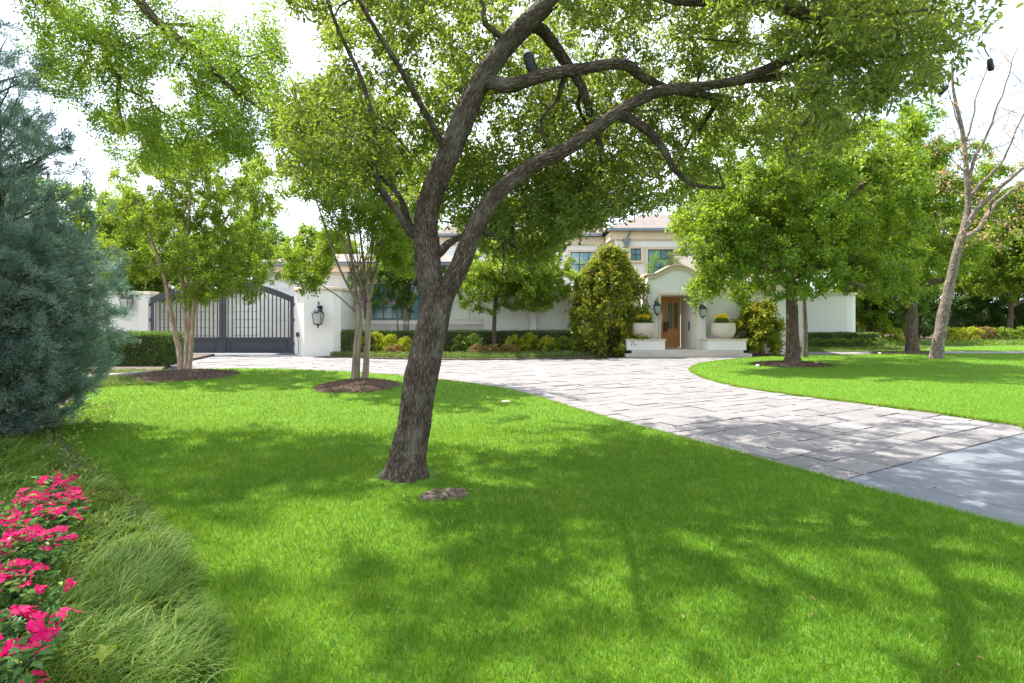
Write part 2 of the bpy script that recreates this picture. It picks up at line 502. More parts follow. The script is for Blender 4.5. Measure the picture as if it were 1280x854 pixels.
# ------------------------------------------------------------------ camera, light, sky
sc = bpy.context.scene
cam = bpy.data.cameras.new('camera'); cam.lens = F/1280*36; cam.sensor_width = 36; cam.shift_y = -27/1280
cam.clip_start = .05; cam.clip_end = 3000
co = bpy.data.objects.new('camera', cam); C.objects.link(co); co.location = (0, 0, EYE); co.rotation_euler = (R(90), 0, 0)
sc.camera = co
SUN = Vector((-.40, .31, .86)).normalized()
el = math.asin(SUN.z); az = math.atan2(SUN.x, SUN.y)
sl = bpy.data.lights.new('sun', 'SUN'); sl.energy = 4.8; sl.angle = R(.53); sl.color = (1, .955, .88)
so = bpy.data.objects.new('sun', sl); C.objects.link(so); so.location = (-20, 15, 45)
so.rotation_euler = SUN.to_track_quat('Z', 'Y').to_euler()
w = bpy.data.worlds.new('World'); sc.world = w; w.use_nodes = True
nt = w.node_tree; nt.nodes.clear()
sky = nt.nodes.new('ShaderNodeTexSky'); sky.sky_type = 'NISHITA'; sky.sun_disc = False
sky.sun_elevation = el; sky.sun_rotation = az; sky.dust_density = 2.5; sky.air_density = 1.0; sky.ozone_density = 1.2
tc = nt.nodes.new('ShaderNodeTexCoord'); mp = nt.nodes.new('ShaderNodeMapping'); mp.inputs['Scale'].default_value = (1, 1, 2.6)
nt.links.new(tc.outputs['Generated'], mp.inputs['Vector'])
cl = noise(nt, mp.outputs[0], 2.2, 7, .58, .3)
cf = ramp(nt, cl, [(.38, (.25, .25, .25)), (.58, (1, 1, 1))])
skc = mixc(nt, cf, sky.outputs[0], (6.0, 6.5, 7.3))
bg = nt.nodes.new('ShaderNodeBackground'); bg.inputs['Strength'].default_value = .15
nt.links.new(skc, bg.inputs['Color'])
wo = nt.nodes.new('ShaderNodeOutputWorld'); nt.links.new(bg.outputs[0], wo.inputs['Surface'])
sc.view_settings.view_transform = 'Standard'; sc.view_settings.look = 'None'; sc.view_settings.exposure = 1.38; sc.view_settings.gamma = 1
sc.cycles.max_bounces = 8; sc.cycles.diffuse_bounces = 6; sc.cycles.glossy_bounces = 2; sc.cycles.transmission_bounces = 4
sc.cycles.transparent_max_bounces = 4; sc.cycles.sample_clamp_indirect = 6; sc.cycles.use_denoising = True
sc.cycles.caustics_reflective = False; sc.cycles.caustics_refractive = False

# ------------------------------------------------------------------ materials
def mat_lawn():
    m, nt, out = new_mat('lawn turf')
    v = coords(nt, 'World')
    big = noise(nt, v, .9, 4); mid = noise(nt, v, 7, 5); fine = noise(nt, coords(nt, 'World', (1, .55, 1)), 60, 5, .7)
    c = ramp(nt, mixc(nt, .5, big, mid), [(.3, (.035, .125, .010)), (.55, (.065, .190, .012)), (.75, (.11, .245, .020))])
    c = mixc(nt, ramp(nt, fine, [(.35, (0, 0, 0)), (.7, (.75, .75, .75))]), c, (.20, .31, .02))
    principled(nt, out, c, .8, 0, .2, bump(nt, fine, .8, .04))
    return m
M_LAWN = mat_lawn()
G_STOPS = [(0, (.024, .110, .010)), (.45, (.068, .212, .014)), (.85, (.21, .35, .038)), (1, (.40, .42, .13))]
M_GRASS = mat_leaf('grass blade', G_STOPS, .42, (.40, .53, .02), .6, .2)
M_SOIL = mat_simple('bare soil', (.10, .075, .05), .95, var=.4, scale=5, bumpd=.02)
M_DIRT = mat_simple('earth', (.09, .10, .04), .95, var=.4, scale=2, bumpd=.02)

def mat_stone_paver():
    m, nt, out = new_mat('limestone paver')
    v = coords(nt, 'World')
    a = nt.nodes.new('ShaderNodeAttribute'); a.attribute_name = 'lc'
    big = noise(nt, v, 3.5, 6, .65); fine = noise(nt, v, 38, 7, .7); pit = nt.nodes.new('ShaderNodeTexVoronoi'); pit.inputs['Scale'].default_value = 55; nt.links.new(v, pit.inputs['Vector'])
    c = ramp(nt, a.outputs['Fac'], [(0, (.19, .179, .178)), (.5, (.232, .219, .218)), (1, (.27, .256, .252))])
    c = mixc(nt, ramp(nt, big, [(.35, (0, 0, 0)), (.7, (.55, .55, .55))]), c, (.20, .182, .175))
    c = mixc(nt, ramp(nt, fine, [(.47, (0, 0, 0)), (.62, (.75, .75, .75))]), c, (.115, .103, .098))
    h = mixc(nt, .5, fine, big)
    n = bump(nt, h, 1, .03); n = bump(nt, ramp(nt, pit.outputs['Distance'], [(0, (0, 0, 0)), (.25, (1, 1, 1))]), .25, .004, n)
    principled(nt, out, c, .85, 0, .3, n)
    return m
M_PAVER = mat_stone_paver()
M_JOINT = mat_simple('joint grit', (.10, .09, .08), .95, var=.4, scale=9, bumpd=.01)
def mat_concrete():
    m, nt, out = new_mat('broomed concrete')
    v = coords(nt, 'World')
    big = noise(nt, v, 1.3, 6, .6); br = noise(nt, coords(nt, 'World', (9, 60, 1)), 2, 4, .6); fine = noise(nt, v, 120, 4)
    c = ramp(nt, big, [(.3, (.125, .136, .155)), (.7, (.175, .184, .20))])
    c = mixc(nt, ramp(nt, br, [(.45, (0, 0, 0)), (.75, (.45, .45, .45))]), c, (.10, .108, .122))
    principled(nt, out, c, .8, 0, .3, bump(nt, mixc(nt, .5, br, fine), .5, .006))
    return m
M_CONC = mat_concrete()
def mat_stucco(name, col, var=.05):
    m, nt, out = new_mat(name)
    v = coords(nt, 'World')
    big = noise(nt, v, .8, 5); st = noise(nt, coords(nt, 'World', (3, 3, .35)), 2.2, 5, .6); fine = noise(nt, v, 90, 5, .7)
    c = ramp(nt, big, [(.3, tuple(x*(1-var) for x in col)), (.7, col)])
    c = mixc(nt, ramp(nt, st, [(.55, (0, 0, 0)), (.8, (.25, .25, .25))]), c, tuple(x*.78 for x in col))
    principled(nt, out, c, .9, 0, .2, bump(nt, fine, .35, .006))
    return m
M_WHITE = mat_stucco('white stucco', (.74, .725, .69))
M_CREAM = mat_stucco('cream stucco', (.70, .675, .61))
M_TRIM = mat_stucco('cast stone trim', (.66, .54, .40), .12)
M_PLANTER = mat_stucco('weathered cast stone', (.60, .54, .47), .25)
def mat_block():
    m, nt, out = new_mat('cut stone block')
    g = nt.nodes.new('ShaderNodeNewGeometry'); s = nt.nodes.new('ShaderNodeSeparateXYZ'); nt.links.new(g.outputs['Position'], s.inputs[0])
    cb = nt.nodes.new('ShaderNodeCombineXYZ')
    ad = nt.nodes.new('ShaderNodeMath'); ad.operation = 'ADD'; nt.links.new(s.outputs['X'], ad.inputs[0]); nt.links.new(s.outputs['Y'], ad.inputs[1])
    nt.links.new(ad.outputs[0], cb.inputs['X']); nt.links.new(s.outputs['Z'], cb.inputs['Y'])
    b = nt.nodes.new('ShaderNodeTexBrick'); nt.links.new(cb.outputs[0], b.inputs['Vector'])
    b.inputs['Scale'].default_value = 1; b.inputs['Brick Width'].default_value = 1.3; b.inputs['Row Height'].default_value = .52; b.inputs['Mortar Size'].default_value = .008
    b.inputs['Color1'].default_value = (.66, .64, .58, 1); b.inputs['Color2'].default_value = (.74, .71, .64, 1); b.inputs['Mortar'].default_value = (.36, .34, .30, 1)
    principled(nt, out, mixc(nt, .25, b.outputs['Color'], ramp(nt, noise(nt, coords(nt, 'World'), 3, 6), [(.3, (.5, .48, .42)), (.7, (.75, .72, .66))])), .9, 0, .2, bump(nt, b.outputs['Fac'], -.5, .01))
    return m
M_BLOCK = mat_block()
def mat_roof():
    m, nt, out = new_mat('roof shingle')
    v = coords(nt, 'World')
    g = nt.nodes.new('ShaderNodeSeparateXYZ'); nt.links.new(v, g.inputs[0]); cb = nt.nodes.new('ShaderNodeCombineXYZ')
    ad = nt.nodes.new('ShaderNodeMath'); ad.operation = 'ADD'; nt.links.new(g.outputs['X'], ad.inputs[0]); nt.links.new(g.outputs['Y'], ad.inputs[1])
    nt.links.new(ad.outputs[0], cb.inputs['X']); nt.links.new(g.outputs['Z'], cb.inputs['Y'])
    b = nt.nodes.new('ShaderNodeTexBrick'); nt.links.new(cb.outputs[0], b.inputs['Vector']); b.inputs['Scale'].default_value = 1
    b.inputs['Brick Width'].default_value = .22; b.inputs['Row Height'].default_value = .09; b.inputs['Mortar Size'].default_value = .006
    b.inputs['Color1'].default_value = (.15, .125, .11, 1); b.inputs['Color2'].default_value = (.23, .195, .175, 1); b.inputs['Mortar'].default_value = (.12, .10, .09, 1)
    principled(nt, out, mixc(nt, .4, b.outputs['Color'], ramp(nt, noise(nt, v, 6, 5), [(.3, (.13, .11, .10)), (.7, (.24, .21, .19))])), .9, 0, .2, bump(nt, b.outputs['Fac'], -.6, .02))
    return m
M_ROOF = mat_roof()
M_GUTTER = mat_simple('lead grey metal', (.20, .23, .27), .45, .5, var=.1)
M_BLACK = mat_simple('black iron', (.022, .024, .030), .45, .6, var=.2)
M_GATE = mat_simple('dark grey painted steel', (.040, .042, .050), .5, .2, var=.15)
M_FRAME = mat_simple('dark window frame', (.03, .035, .04), .4)
def mat_glass(name, col, rough=.06):
    m, nt, out = new_mat(name)
    v = coords(nt, 'World')
    n = noise(nt, v, 1.3, 2)
    c = ramp(nt, n, [(.35, tuple(x*.6 for x in col)), (.65, col)])
    p = principled(nt, out, c, rough, 0, .9, bump(nt, n, .05, .02)); p.inputs['Coat Weight'].default_value = .6; p.inputs['Coat Roughness'].default_value = .03
    return m
M_GLASS = mat_glass('window glass', (.16, .34, .38)); M_GLASSD = mat_glass('dark door glass', (.10, .16, .13)); M_LGLASS = mat_glass('lantern glass', (.42, .46, .44))
def mat_wood():
    m, nt, out = new_mat('stained wood')
    v = coords(nt, 'World', (14, 14, .9))
    n = noise(nt, v, 3, 6, .6, .8)
    principled(nt, out, ramp(nt, n, [(.3, (.46, .19, .055)), (.55, (.66, .31, .10)), (.75, (.76, .41, .16))]), .45, 0, .4, bump(nt, n, .3, .004))
    return m
M_WOOD = mat_wood()
def mat_mulch():
    m, nt, out = new_mat('shredded bark mulch')
    v = coords(nt, 'World', (1, 1.8, 1)); a = noise(nt, v, 38, 6, .7); b = noise(nt, v, 9, 4)
    c = ramp(nt, a, [(.3, (.05, .032, .024)), (.55, (.13, .085, .06)), (.75, (.27, .19, .14))])
    principled(nt, out, c, .95, 0, .15, bump(nt, a, 1, .04))
    return m
M_MULCH = mat_mulch()
M_CHIP = mat_leaf('mulch chip', [(0, (.05, .03, .022)), (.6, (.14, .09, .065)), (1, (.30, .22, .17))], 0, (.1, .1, .1), .9, .1)

M_OAKBARK = mat_bark('live oak bark', (.016, .011, .008), (.26, .205, .16), sc=58, stretch=.19, depth=.026, patch=(.19, .175, .145))
M_BROWNBARK = mat_bark('brown bark', (.05, .036, .026), (.24, .175, .125), sc=22, stretch=.25, depth=.03)
M_GREYBARK = mat_bark('pale grey bark', (.07, .055, .045), (.30, .25, .21), sc=16, stretch=.4, depth=.02, patch=(.30, .22, .17), flaky=True)
M_MYRTLE = mat_bark('peeling tan bark', (.15, .115, .085), (.42, .35, .27), sc=9, stretch=.12, depth=.004, patch=(.28, .21, .15), flaky=True)
M_PALEBARK = mat_bark('pale peeling bark', (.26, .17, .11), (.66, .56, .45), sc=9, stretch=.3, depth=.008, patch=(.36, .22, .14), flaky=True)
M_TWIG = mat_bark('shrub twig', (.08, .05, .03), (.28, .20, .13), sc=20, depth=.004)

M_OAKLEAF = mat_leaf('live oak leaf', [(0, (.04, .08, .014)), (.5, (.095, .15, .022)), (.85, (.18, .23, .045)), (1, (.34, .36, .11))], .52, (.44, .54, .04), .38, .55)
M_ELMLEAF = mat_leaf('elm leaf', [(0, (.07, .14, .012)), (.5, (.15, .25, .018)), (1, (.32, .38, .03))], .52, (.34, .50, .03), .5, .4)
M_MYRLEAF = mat_leaf('crape myrtle leaf', [(0, (.036, .10, .012)), (.5, (.10, .20, .018)), (.9, (.21, .31, .025)), (1, (.36, .40, .03))], .46, (.28, .46, .03), .42, .5)
M_YELLEAF = mat_leaf('bright yellow green leaf', [(0, (.06, .13, .012)), (.5, (.15, .24, .016)), (1, (.36, .40, .03))], .52, (.36, .50, .03), .45, .45)
M_RIGHTLEAF = mat_leaf('red oak leaf', [(0, (.035, .10, .012)), (.5, (.105, .20, .016)), (.85, (.22, .31, .022)), (1, (.40, .44, .05))], .5, (.42, .54, .02), .42, .5)
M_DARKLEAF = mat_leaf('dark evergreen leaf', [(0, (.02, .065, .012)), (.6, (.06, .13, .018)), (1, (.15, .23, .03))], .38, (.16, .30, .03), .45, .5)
M_HEDGE = mat_leaf('boxwood leaf', [(0, (.025, .075, .008)), (.5, (.07, .15, .012)), (.9, (.16, .25, .02)), (1, (.30, .36, .03))], .3, (.22, .38, .03), .4, .5)
M_GOLD = mat_leaf('golden shrub leaf', [(0, (.14, .21, .010)), (.5, (.34, .38, .015)), (1, (.56, .54, .03))], .4, (.5, .55, .03), .5, .4)
M_BRONZE = mat_leaf('bronze shrub leaf', [(0, (.12, .10, .025)), (.5, (.28, .17, .06)), (1, (.42, .30, .10))], .35, (.4, .3, .06), .5, .4)
M_MAG = mat_leaf('magnolia leaf', [(0, (.04, .10, .010)), (.35, (.11, .19, .014)), (.6, (.25, .31, .02)), (.8, (.42, .34, .03)), (1, (.58, .44, .05))], .35, (.4, .38, .04), .4, .4)
M_JUNI = mat_leaf('blue green juniper needle', [(0, (.06, .12, .09)), (.5, (.19, .28, .225)), (1, (.40, .50, .41))], .42, (.16, .30, .20), .6, .3)
M_BORDER = mat_leaf('border grass blade', [(0, (.025, .085, .008)), (.4, (.075, .165, .014)), (.75, (.18, .27, .045)), (1, (.46, .46, .17))], .35, (.34, .46, .06), .55, .22)
M_GCOV = mat_leaf('ground cover leaf', [(0, (.04, .10, .012)), (.5, (.10, .17, .03)), (1, (.24, .26, .08))], .35, (.26, .38, .04), .5, .4)
M_VLEAF = mat_leaf('periwinkle leaf', [(0, (.03, .10, .022)), (.6, (.07, .18, .04)), (.9, (.15, .28, .06)), (1, (.32, .42, .08))], .28, (.22, .42, .05), .45, .35)
M_PINK = mat_leaf('hot pink petal', [(0, (.48, .004, .09)), (.6, (.68, .008, .15)), (1, (.78, .04, .28))], .35, (.9, .02, .22), .6, .15)
M_PALEPINK = mat_leaf('lilac pink petal', [(0, (.55, .25, .50)), (1, (.75, .45, .62))], .35, (.8, .4, .6), .5, .3)
M_YFLOWER = mat_leaf('yellow flower', [(0, (.70, .55, .01)), (1, (.92, .80, .04))], .35, (.8, .7, .05), .5, .3)
M_ORANGE = mat_leaf('dying orange leaf', [(0, (.55, .34, .16)), (.6, (.68, .46, .24)), (1, (.50, .50, .14))], .4, (.7, .35, .1), .6, .3)
M_DRYLEAF = mat_leaf('dry fallen leaf', [(0, (.20, .07, .03)), (1, (.50, .38, .20))], .2, (.5, .3, .1), .7, .3)
M_YCENTRE = mat_simple('flower eye', (.45, .02, .10), .6)
M_TAG = mat_simple('pale plastic', (.75, .75, .74), .5, var=.05)

# ------------------------------------------------------------------ ground, drive, lawns
def sheet(name, poly, z, mat, skirt=.05, edge=0):
    bm = bmesh.new()
    vs = [bm.verts.new((x, y, z)) for x, y in poly]
    f = bm.faces.new(vs); bm.normal_update()
    if f.normal.z < 0: f.normal_flip()
    r = bmesh.ops.extrude_edge_only(bm, edges=f.edges[:])
    for v in [g for g in r['geom'] if isinstance(g, bmesh.types.BMVert)]: v.co.z = z-skirt
    bmesh.ops.triangulate(bm, faces=[f])
    bmesh.ops.recalc_face_normals(bm, faces=bm.faces[:])
    me = bpy.data.meshes.new(name); bm.to_mesh(me); bm.free()
    o = link(name, me, None, mat); return tag(o, kind='structure')

def smooth_poly(pts, step=.6):
    p, _ = catmull([(x, y, 0) for x, y in pts], step); return [(q[0], q[1]) for q in p]

tag(MB().add([(-900, -300, -.06), (900, -300, -.06), (900, 1500, -.06), (-900, 1500, -.06)], [(0, 1, 2, 3)]).build('ground', M_DIRT), kind='structure')

E1 = [(1280,668),(1180,641),(1050,606),(950,578),(850,550),(740,520),(690,504),(640,490),(600,483),(560,477.5),(500,471.5),(450,467.5),(400,465),(350,463),(300,462.5),(250,463),(212,466)]
left_edge = [(7.5, -3), (5.6, .6), (4.7, 2.5)] + [G(*p) for p in E1]
E2 = [(212,466),(180,474),(140,484),(108,494),(84,510),(76,528),(84,548),(112,577),(150,607),(195,645),(228,695),(252,755),(275,854)]
bed_edge = [G(*p) for p in E2] + [(-1.08, 1.6), (-.8, .4), (-.7, -3)]
LAWN1 = smooth_poly(left_edge, .5) + smooth_poly(bed_edge, .3)[1:]
sheet('lawn', LAWN1, .04, M_LAWN)
E3 = [(1400,556),(1280,534),(1190,520),(1100,508),(1020,498),(960,490),(915,482),(885,474.5),(867,466.5),(864,461),(882,454.5),(925,449.5),(980,446.3),(1060,444.6),(1160,443.6),(1280,443.2)]
isl = smooth_poly([(26, 2.5), (15, 5.0)] + [G(*p) for p in E3] + [(40, 25.9)], .5)
LAWN2 = isl + [(44, 2)]
sheet('lawn', LAWN2, .04, M_LAWN)
LAWN3 = smooth_poly([G(930, 440), (13.5, 27.6), (20, 27.9), (30, 28.2), (60, 29)], .8) + [(60, 34.5), (40, 34.2), (28, 33.4), (21, 31.2), (16, 29.4)]
sheet('lawn', LAWN3, .04, M_LAWN)

# driveway
r_ = np.array([.864, .503]); a_ = np.array([-.503, .864]); o_ = np.array([3.28, 5.52])
DRIVE = [(-22, 16.0), (-11.8, 16.9), (-9, 10), (0, 3), (3.6, -3), (30, -3), (70, 12), (70, 30), (14, 27.9), (12, 23.9), (4, 23.4), (4, 22.2), (-8, 23.6), (-9.4, 25.1), (-22, 25.1)]
tag(MB().prism_z(DRIVE, -.055, -.018).build('driveway_base', M_JOINT), kind='structure')
rg = np.random.default_rng(4)
V = []; Fc = []; LC = []; tot = []
row = 0.0; nrow = 0
def slab_row(y0, y1, rng):
    x = -40 + rng.uniform(0, .6)
    while x < 46:
        wd = rng.choice([.42, .62, .9, 1.15], p=[.3, .4, .22, .08])*rng.uniform(.7, 1.1)
        yield x, x+wd
        x += wd
while row < 40:
    d = rg.choice([.27, .36, .48], p=[.35, .4, .25])*rg.uniform(.93, 1.07)
    for (xa, xb) in slab_row(row, row+d, rg):
        cw = o_ + r_*((xa+xb)/2) + a_*(row+d/2)
        if not (-20 < cw[0] < 40 and 1 < cw[1] < 29): continue
        if not in_poly(np.array([cw[0]]), np.array([cw[1]]), DRIVE)[0]: continue
        # skip what the lawns cover
        if in_poly(np.array([cw[0]]), np.array([cw[1]]), LAWN1)[0] or in_poly(np.array([cw[0]]), np.array([cw[1]]), LAWN2)[0]:
            near = False
            for dx, dy in ((.9, 0), (-.9, 0), (0, .9), (0, -.9)):
                q = (np.array([cw[0]+dx]), np.array([cw[1]+dy]))
                if not (in_poly(*q, LAWN1)[0] or in_poly(*q, LAWN2)[0]): near = True
            if not near: continue
        g = rg.uniform(.003, .010); gy = rg.uniform(.003, .011)
        x0, x1, y0, y1 = xa+g, xb-g, row+gy, row+d-gy
        # chipped outline
        out = []
        for (ax, ay, bx, by) in ((x0, y0, x1, y0), (x1, y0, x1, y1), (x1, y1, x0, y1), (x0, y1, x0, y0)):
            nseg = 4 if abs(bx-ax) > .3 else 3
            for s_ in range(nseg):
                u = s_/nseg; out.append((ax+(bx-ax)*u+rg.normal(0, .007), ay+(by-ay)*u+rg.normal(0, .007)))
        n = len(out); zt = rg.normal(0, .0045); tx, ty = rg.normal(0, .008, 2)
        b = len(V)
        cx, cy = (x0+x1)/2, (y0+y1)/2
        for ring, (zz, ins) in enumerate(((-.02, 0), (-.004, 0), (.0, .007))):
            for (px_, py_) in out:
                lx = px_ + (cx-px_)*ins/.3; ly = py_ + (cy-py_)*ins/.25
                wv = o_ + r_*lx + a_*ly
                V.append((wv[0], wv[1], zz+zt+(lx-cx)*tx+(ly-cy)*ty))
        lcv = rg.random()
        for q in range(2):
            for i in range(n):
                Fc += [b+q*n+i, b+q*n+(i+1) % n, b+(q+1)*n+(i+1) % n, b+(q+1)*n+i]; tot.append(4); LC.append(lcv)
        Fc += [b+2*n+i for i in range(n)]; tot.append(n); LC.append(lcv)
    row += d
me = np_mesh('driveway', V, Fc, tot, {'lc': ('FACE', 'FLOAT', LC)})
tag(link('driveway', me, None, M_PAVER), kind='structure')
# smooth concrete apron in front of the pavers, saw-cut joints as real gaps
cm = MB()
for j in range(4):
    for i in range(-3, 8):
        x0, x1 = i*3.2+.4, (i+1)*3.2+.4; y1, y0 = -j*3.4-.02, -(j+1)*3.4-.02
        cs = [o_ + r_*x + a_*y for x, y in ((x0+.006, y0+.006), (x1-.006, y0+.006), (x1-.006, y1-.006), (x0+.006, y1-.006))]
        if max(c[1] for c in cs) < -2: continue
        cm.prism_z([tuple(c) for c in cs], -.0175, .001)
tag(cm.build('driveway_apron', M_CONC, bevel=.004), kind='structure')
# concrete strip under the gate
tag(MB().box(-16.9, -9.4, 24.3, 26.4, -.0175, .006).build('gate_threshold', M_CONC), kind='structure')
tag(MB().box(-16.9, -8, 26.4, 37.8, -.0175, .0).build('courtyard_paving', M_PAVER), kind='structure')
me = bpy.data.objects['courtyard_paving'].data; at = me.attributes.new('lc', 'FLOAT', 'FACE'); at.data.foreach_set('value', [.5]*len(me.polygons))
# planting beds
BED1 = smooth_poly([G(412, 446.5), G(500, 449.5), G(600, 450.5), G(700, 448.5), G(745, 446), (4.4, 24.6), (5.9, 25.6)], .7) + [(5.9, 26.3), (-8.2, 26.8), (-8.0, 24.4)]
sheet('flower_bed', BED1, .05, M_SOIL, .1)
sheet('flower_bed', [(10.5, 23.9), (13.5, 27.4), (20, 27.95), (16, 29.4), (21, 31.2), (28, 33.4), (40, 34.2), (60, 34.5), (90, 42), (60, 75), (20, 60), (16, 33.5), (9.4, 25.2)], .03, M_SOIL, .08)
sheet('flower_bed', [(-1.08, 1.6), (-.8, .4), (-.7, -3), (-9, -3), (-14, 4), (-16, 12), (-13.2, 16.0), (-9.6, 14.8), (-7.3, 12.0)] + [G(*p) for p in E2[4:]], .02, M_SOIL, .08)
# low stone kerb and the gravelly shelf behind it
kz = .17
def KP(px, py): return G(px, py, kz)
kerb_f = [(-30, 14.6), (-17, 15.4), KP(110, 469.5), KP(150, 467), KP(186, 463.5)]
k2 = [(-30, 14.9), (-17, 15.7)] + [(x+.03, y+.32) for x, y in kerb_f[2:]]
kb = MB(); kb.prism_z(kerb_f + k2[::-1], -.02, kz)
tag(kb.build('kerb', M_PLANTER, bevel=.015), kind='structure')
sheet('bed_shelf', [(-30, 14.9), (-17, 15.7)] + k2[2:] + [(-11.9, 19.2), (-13.2, 24.5), (-30, 24.6)], .10, M_SOIL, .12)

def mound(name, c, rx, ry, h, seed, label=None):
    rng = np.random.default_rng(seed); V = []; Fl = []; tt = []
    NR, NA = 14, 48
    ph = rng.uniform(0, 6.28, 3)
    for i in range(NR+1):
        u = i/NR
        for j in range(NA):
            a = j*2*math.pi/NA; e = 1+.06*math.sin(2*a+ph[0])+.04*math.sin(5*a+ph[1])
            x = c[0]+rx*u*e*math.cos(a); y = c[1]+ry*u*e*math.sin(a)
            V.append((x, y, .035+h*(1-u**2.2)+.012*mnoise.noise(Vector((x*6, y*6, 0)))*(1-u)*3 - (.03 if i == NR else 0)))
    for i in range(NR):
        for j in range(NA):
            Fl += [i*NA+j, i*NA+(j+1) % NA, (i+1)*NA+(j+1) % NA, (i+1)*NA+j][::-1]; tt.append(4)
    n = int(2600*rx*ry)
    q = np.sqrt(rng.random(n)); a = rng.uniform(0, 6.283, n)
    B = np.stack([c[0]+rx*q*np.cos(a), c[1]+ry*q*np.sin(a), .045+h*(1-q**2.2)], 1) + rng.normal(0, .008, (n, 3))
    T = unit(np.stack([rng.normal(0, 1, n), rng.normal(0, 1, n), rng.normal(0, .25, n)], 1)); N = unit(np.stack([rng.normal(0, .35, n), rng.normal(0, .35, n), np.ones(n)], 1))
    v, f, cc, per = leaf_geo(B, T, N, rng.uniform(.02, .07, n), rng.uniform(.006, .02, n), True, fold=.3, droop=.05)
    V2 = np.vstack([np.array(V), v]); F2 = np.concatenate([np.array(Fl), f+len(V)]); t2 = np.concatenate([np.array(tt), np.full(n, 4)])
    me = np_mesh(name, V2, F2, t2, {'lc': ('FACE', 'FLOAT', np.concatenate([np.zeros(len(tt)), rng.random(n)]))})
    o = link(name, me, None, [M_MULCH, M_CHIP])
    me.polygons.foreach_set('material_index', np.concatenate([np.zeros(len(tt), int), np.ones(n, int)]))
    return tag(o, kind='stuff')
mound('mulch', (-9.15, 15.2), 1.45, 1.75, .15, 11)
mound('mulch', (-3.62, 12.95), .98, 1.35, .13, 12)
mound('mulch', (9.75, 19.3), 1.45, 1.3, .09, 13)
mound('mulch', (18.6, 26.0), 1.7, .9, .07, 14)

# ------------------------------------------------------------------ grass blades
def blades(name, pts, L, W, rng, mat, lean=.35, z0=.035, comb=(0, 0), seg2=True, lcb=0.0, lcn=None):
    n = len(pts); h = np.array(L); a = rng.uniform(0, 6.283, n)
    d = np.stack([np.cos(a), np.sin(a)], 1)
    ln = np.stack([rng.normal(0, lean, n)+comb[0], rng.normal(0, lean, n)+comb[1]], 1)*h[:, None]
    B = np.concatenate([pts, np.full((n, 1), z0)], 1)
    S = np.concatenate([d*(W/2)[:, None], np.zeros((n, 1))], 1)
    tip = B + np.concatenate([ln, (h*.95)[:, None]], 1)
    mid = B + np.concatenate([ln*.35, (h*.55)[:, None]], 1)
    if seg2:
        V = np.stack([B-S, B+S, mid+S*.8, mid-S*.8, tip], 1).reshape(-1, 3); b = np.arange(n)[:, None]*5
        Fl = np.concatenate([b+np.array([[0, 1, 2, 3]]), b+np.array([[3, 2, 4]])], 1).ravel(); tot = np.tile([4, 3], n); per = 2
    else:
        V = np.stack([B-S, B+S, tip], 1).reshape(-1, 3); b = np.arange(n)[:, None]*3
        Fl = (b+np.array([[0, 1, 2]])).ravel(); tot = np.full(n, 3); per = 1
    lc = np.clip((rng.random(n) if lcn is None else lcn) + lcb, 0, 1)
    o = link(name, np_mesh(name, V, Fl, tot, {'lc': ('FACE', 'FLOAT', np.repeat(lc, per))}), None, mat)
    return tag(o, kind='stuff')

def sample_lawn(poly, rng, base, D0, D1, slack=1.22):
    """points on the lawn, thinning with distance"""
    out = []
    edges = np.geomspace(D0, D1, 22)
    for a, b in zip(edges[:-1], edges[1:]):
        dm = (a+b)/2; rho = base*(3/max(dm, 3))**1.65
        hw = dm*.93*slack
        n = int(rho*(b-a)*2*hw)
        x = rng.uniform(-hw, hw, n); y = rng.uniform(a, b, n)
        m = in_poly(x, y, poly); out.append(np.stack([x[m], y[m]], 1))
    return np.vstack(out)
rg = np.random.default_rng(7)
p = sample_lawn(LAWN1, rg, 11000, 2.0, 17.5)
tk = np.hypot(p[:, 0]+1.07, p[:, 1]-5.5); p = p[(tk > .30+.10*np.abs(np.sin(3*np.arctan2(p[:, 1]-5.5, p[:, 0]+1.07)))) | (rg.random(len(p)) < .12)]
dd = p[:, 1]; nz = np.array([mnoise.noise(Vector((x*1.1, y*1.1, 0)))*.35 + mnoise.noise(Vector((x*5, y*5, 3)))*.3 for x, y in p])
lcn = np.clip(.42+nz*.7+rg.normal(0, .2, len(p)), 0, 1)
dry = rg.random(len(p)) < .015; lcn[dry] = 1
m = dd < 8
blades('grass', p[m], rg.uniform(.028, .062, m.sum())*(1+nz[m]*.5), .0034*(1+np.maximum(0, dd[m]-3)*.22), rg, M_GRASS, .38, lcn=lcn[m])
m = ~m
blades('grass', p[m], rg.uniform(.03, .06, m.sum()), .0034*(1+np.maximum(0, dd[m]-3)*.22), rg, M_GRASS, .38, seg2=False, lcn=lcn[m])
p = sample_lawn(LAWN2, rg, 13000, 5, 27)
dd = p[:, 1]; blades('grass', p, rg.uniform(.03, .06, len(p)), .0034*(1+np.maximum(0, dd-3)*.10), rg, M_GRASS, .38, seg2=False, lcn=np.clip(rg.normal(.5, .22, len(p)), 0, 1))
p = sample_lawn(LAWN3, rg, 9000, 27, 35)
dd = p[:, 1]; blades('grass', p, rg.uniform(.03, .06, len(p)), .0034*(1+np.maximum(0, dd-3)*.10), rg, M_GRASS, .38, seg2=False, lcn=np.clip(rg.normal(.6, .22, len(p)), 0, 1))
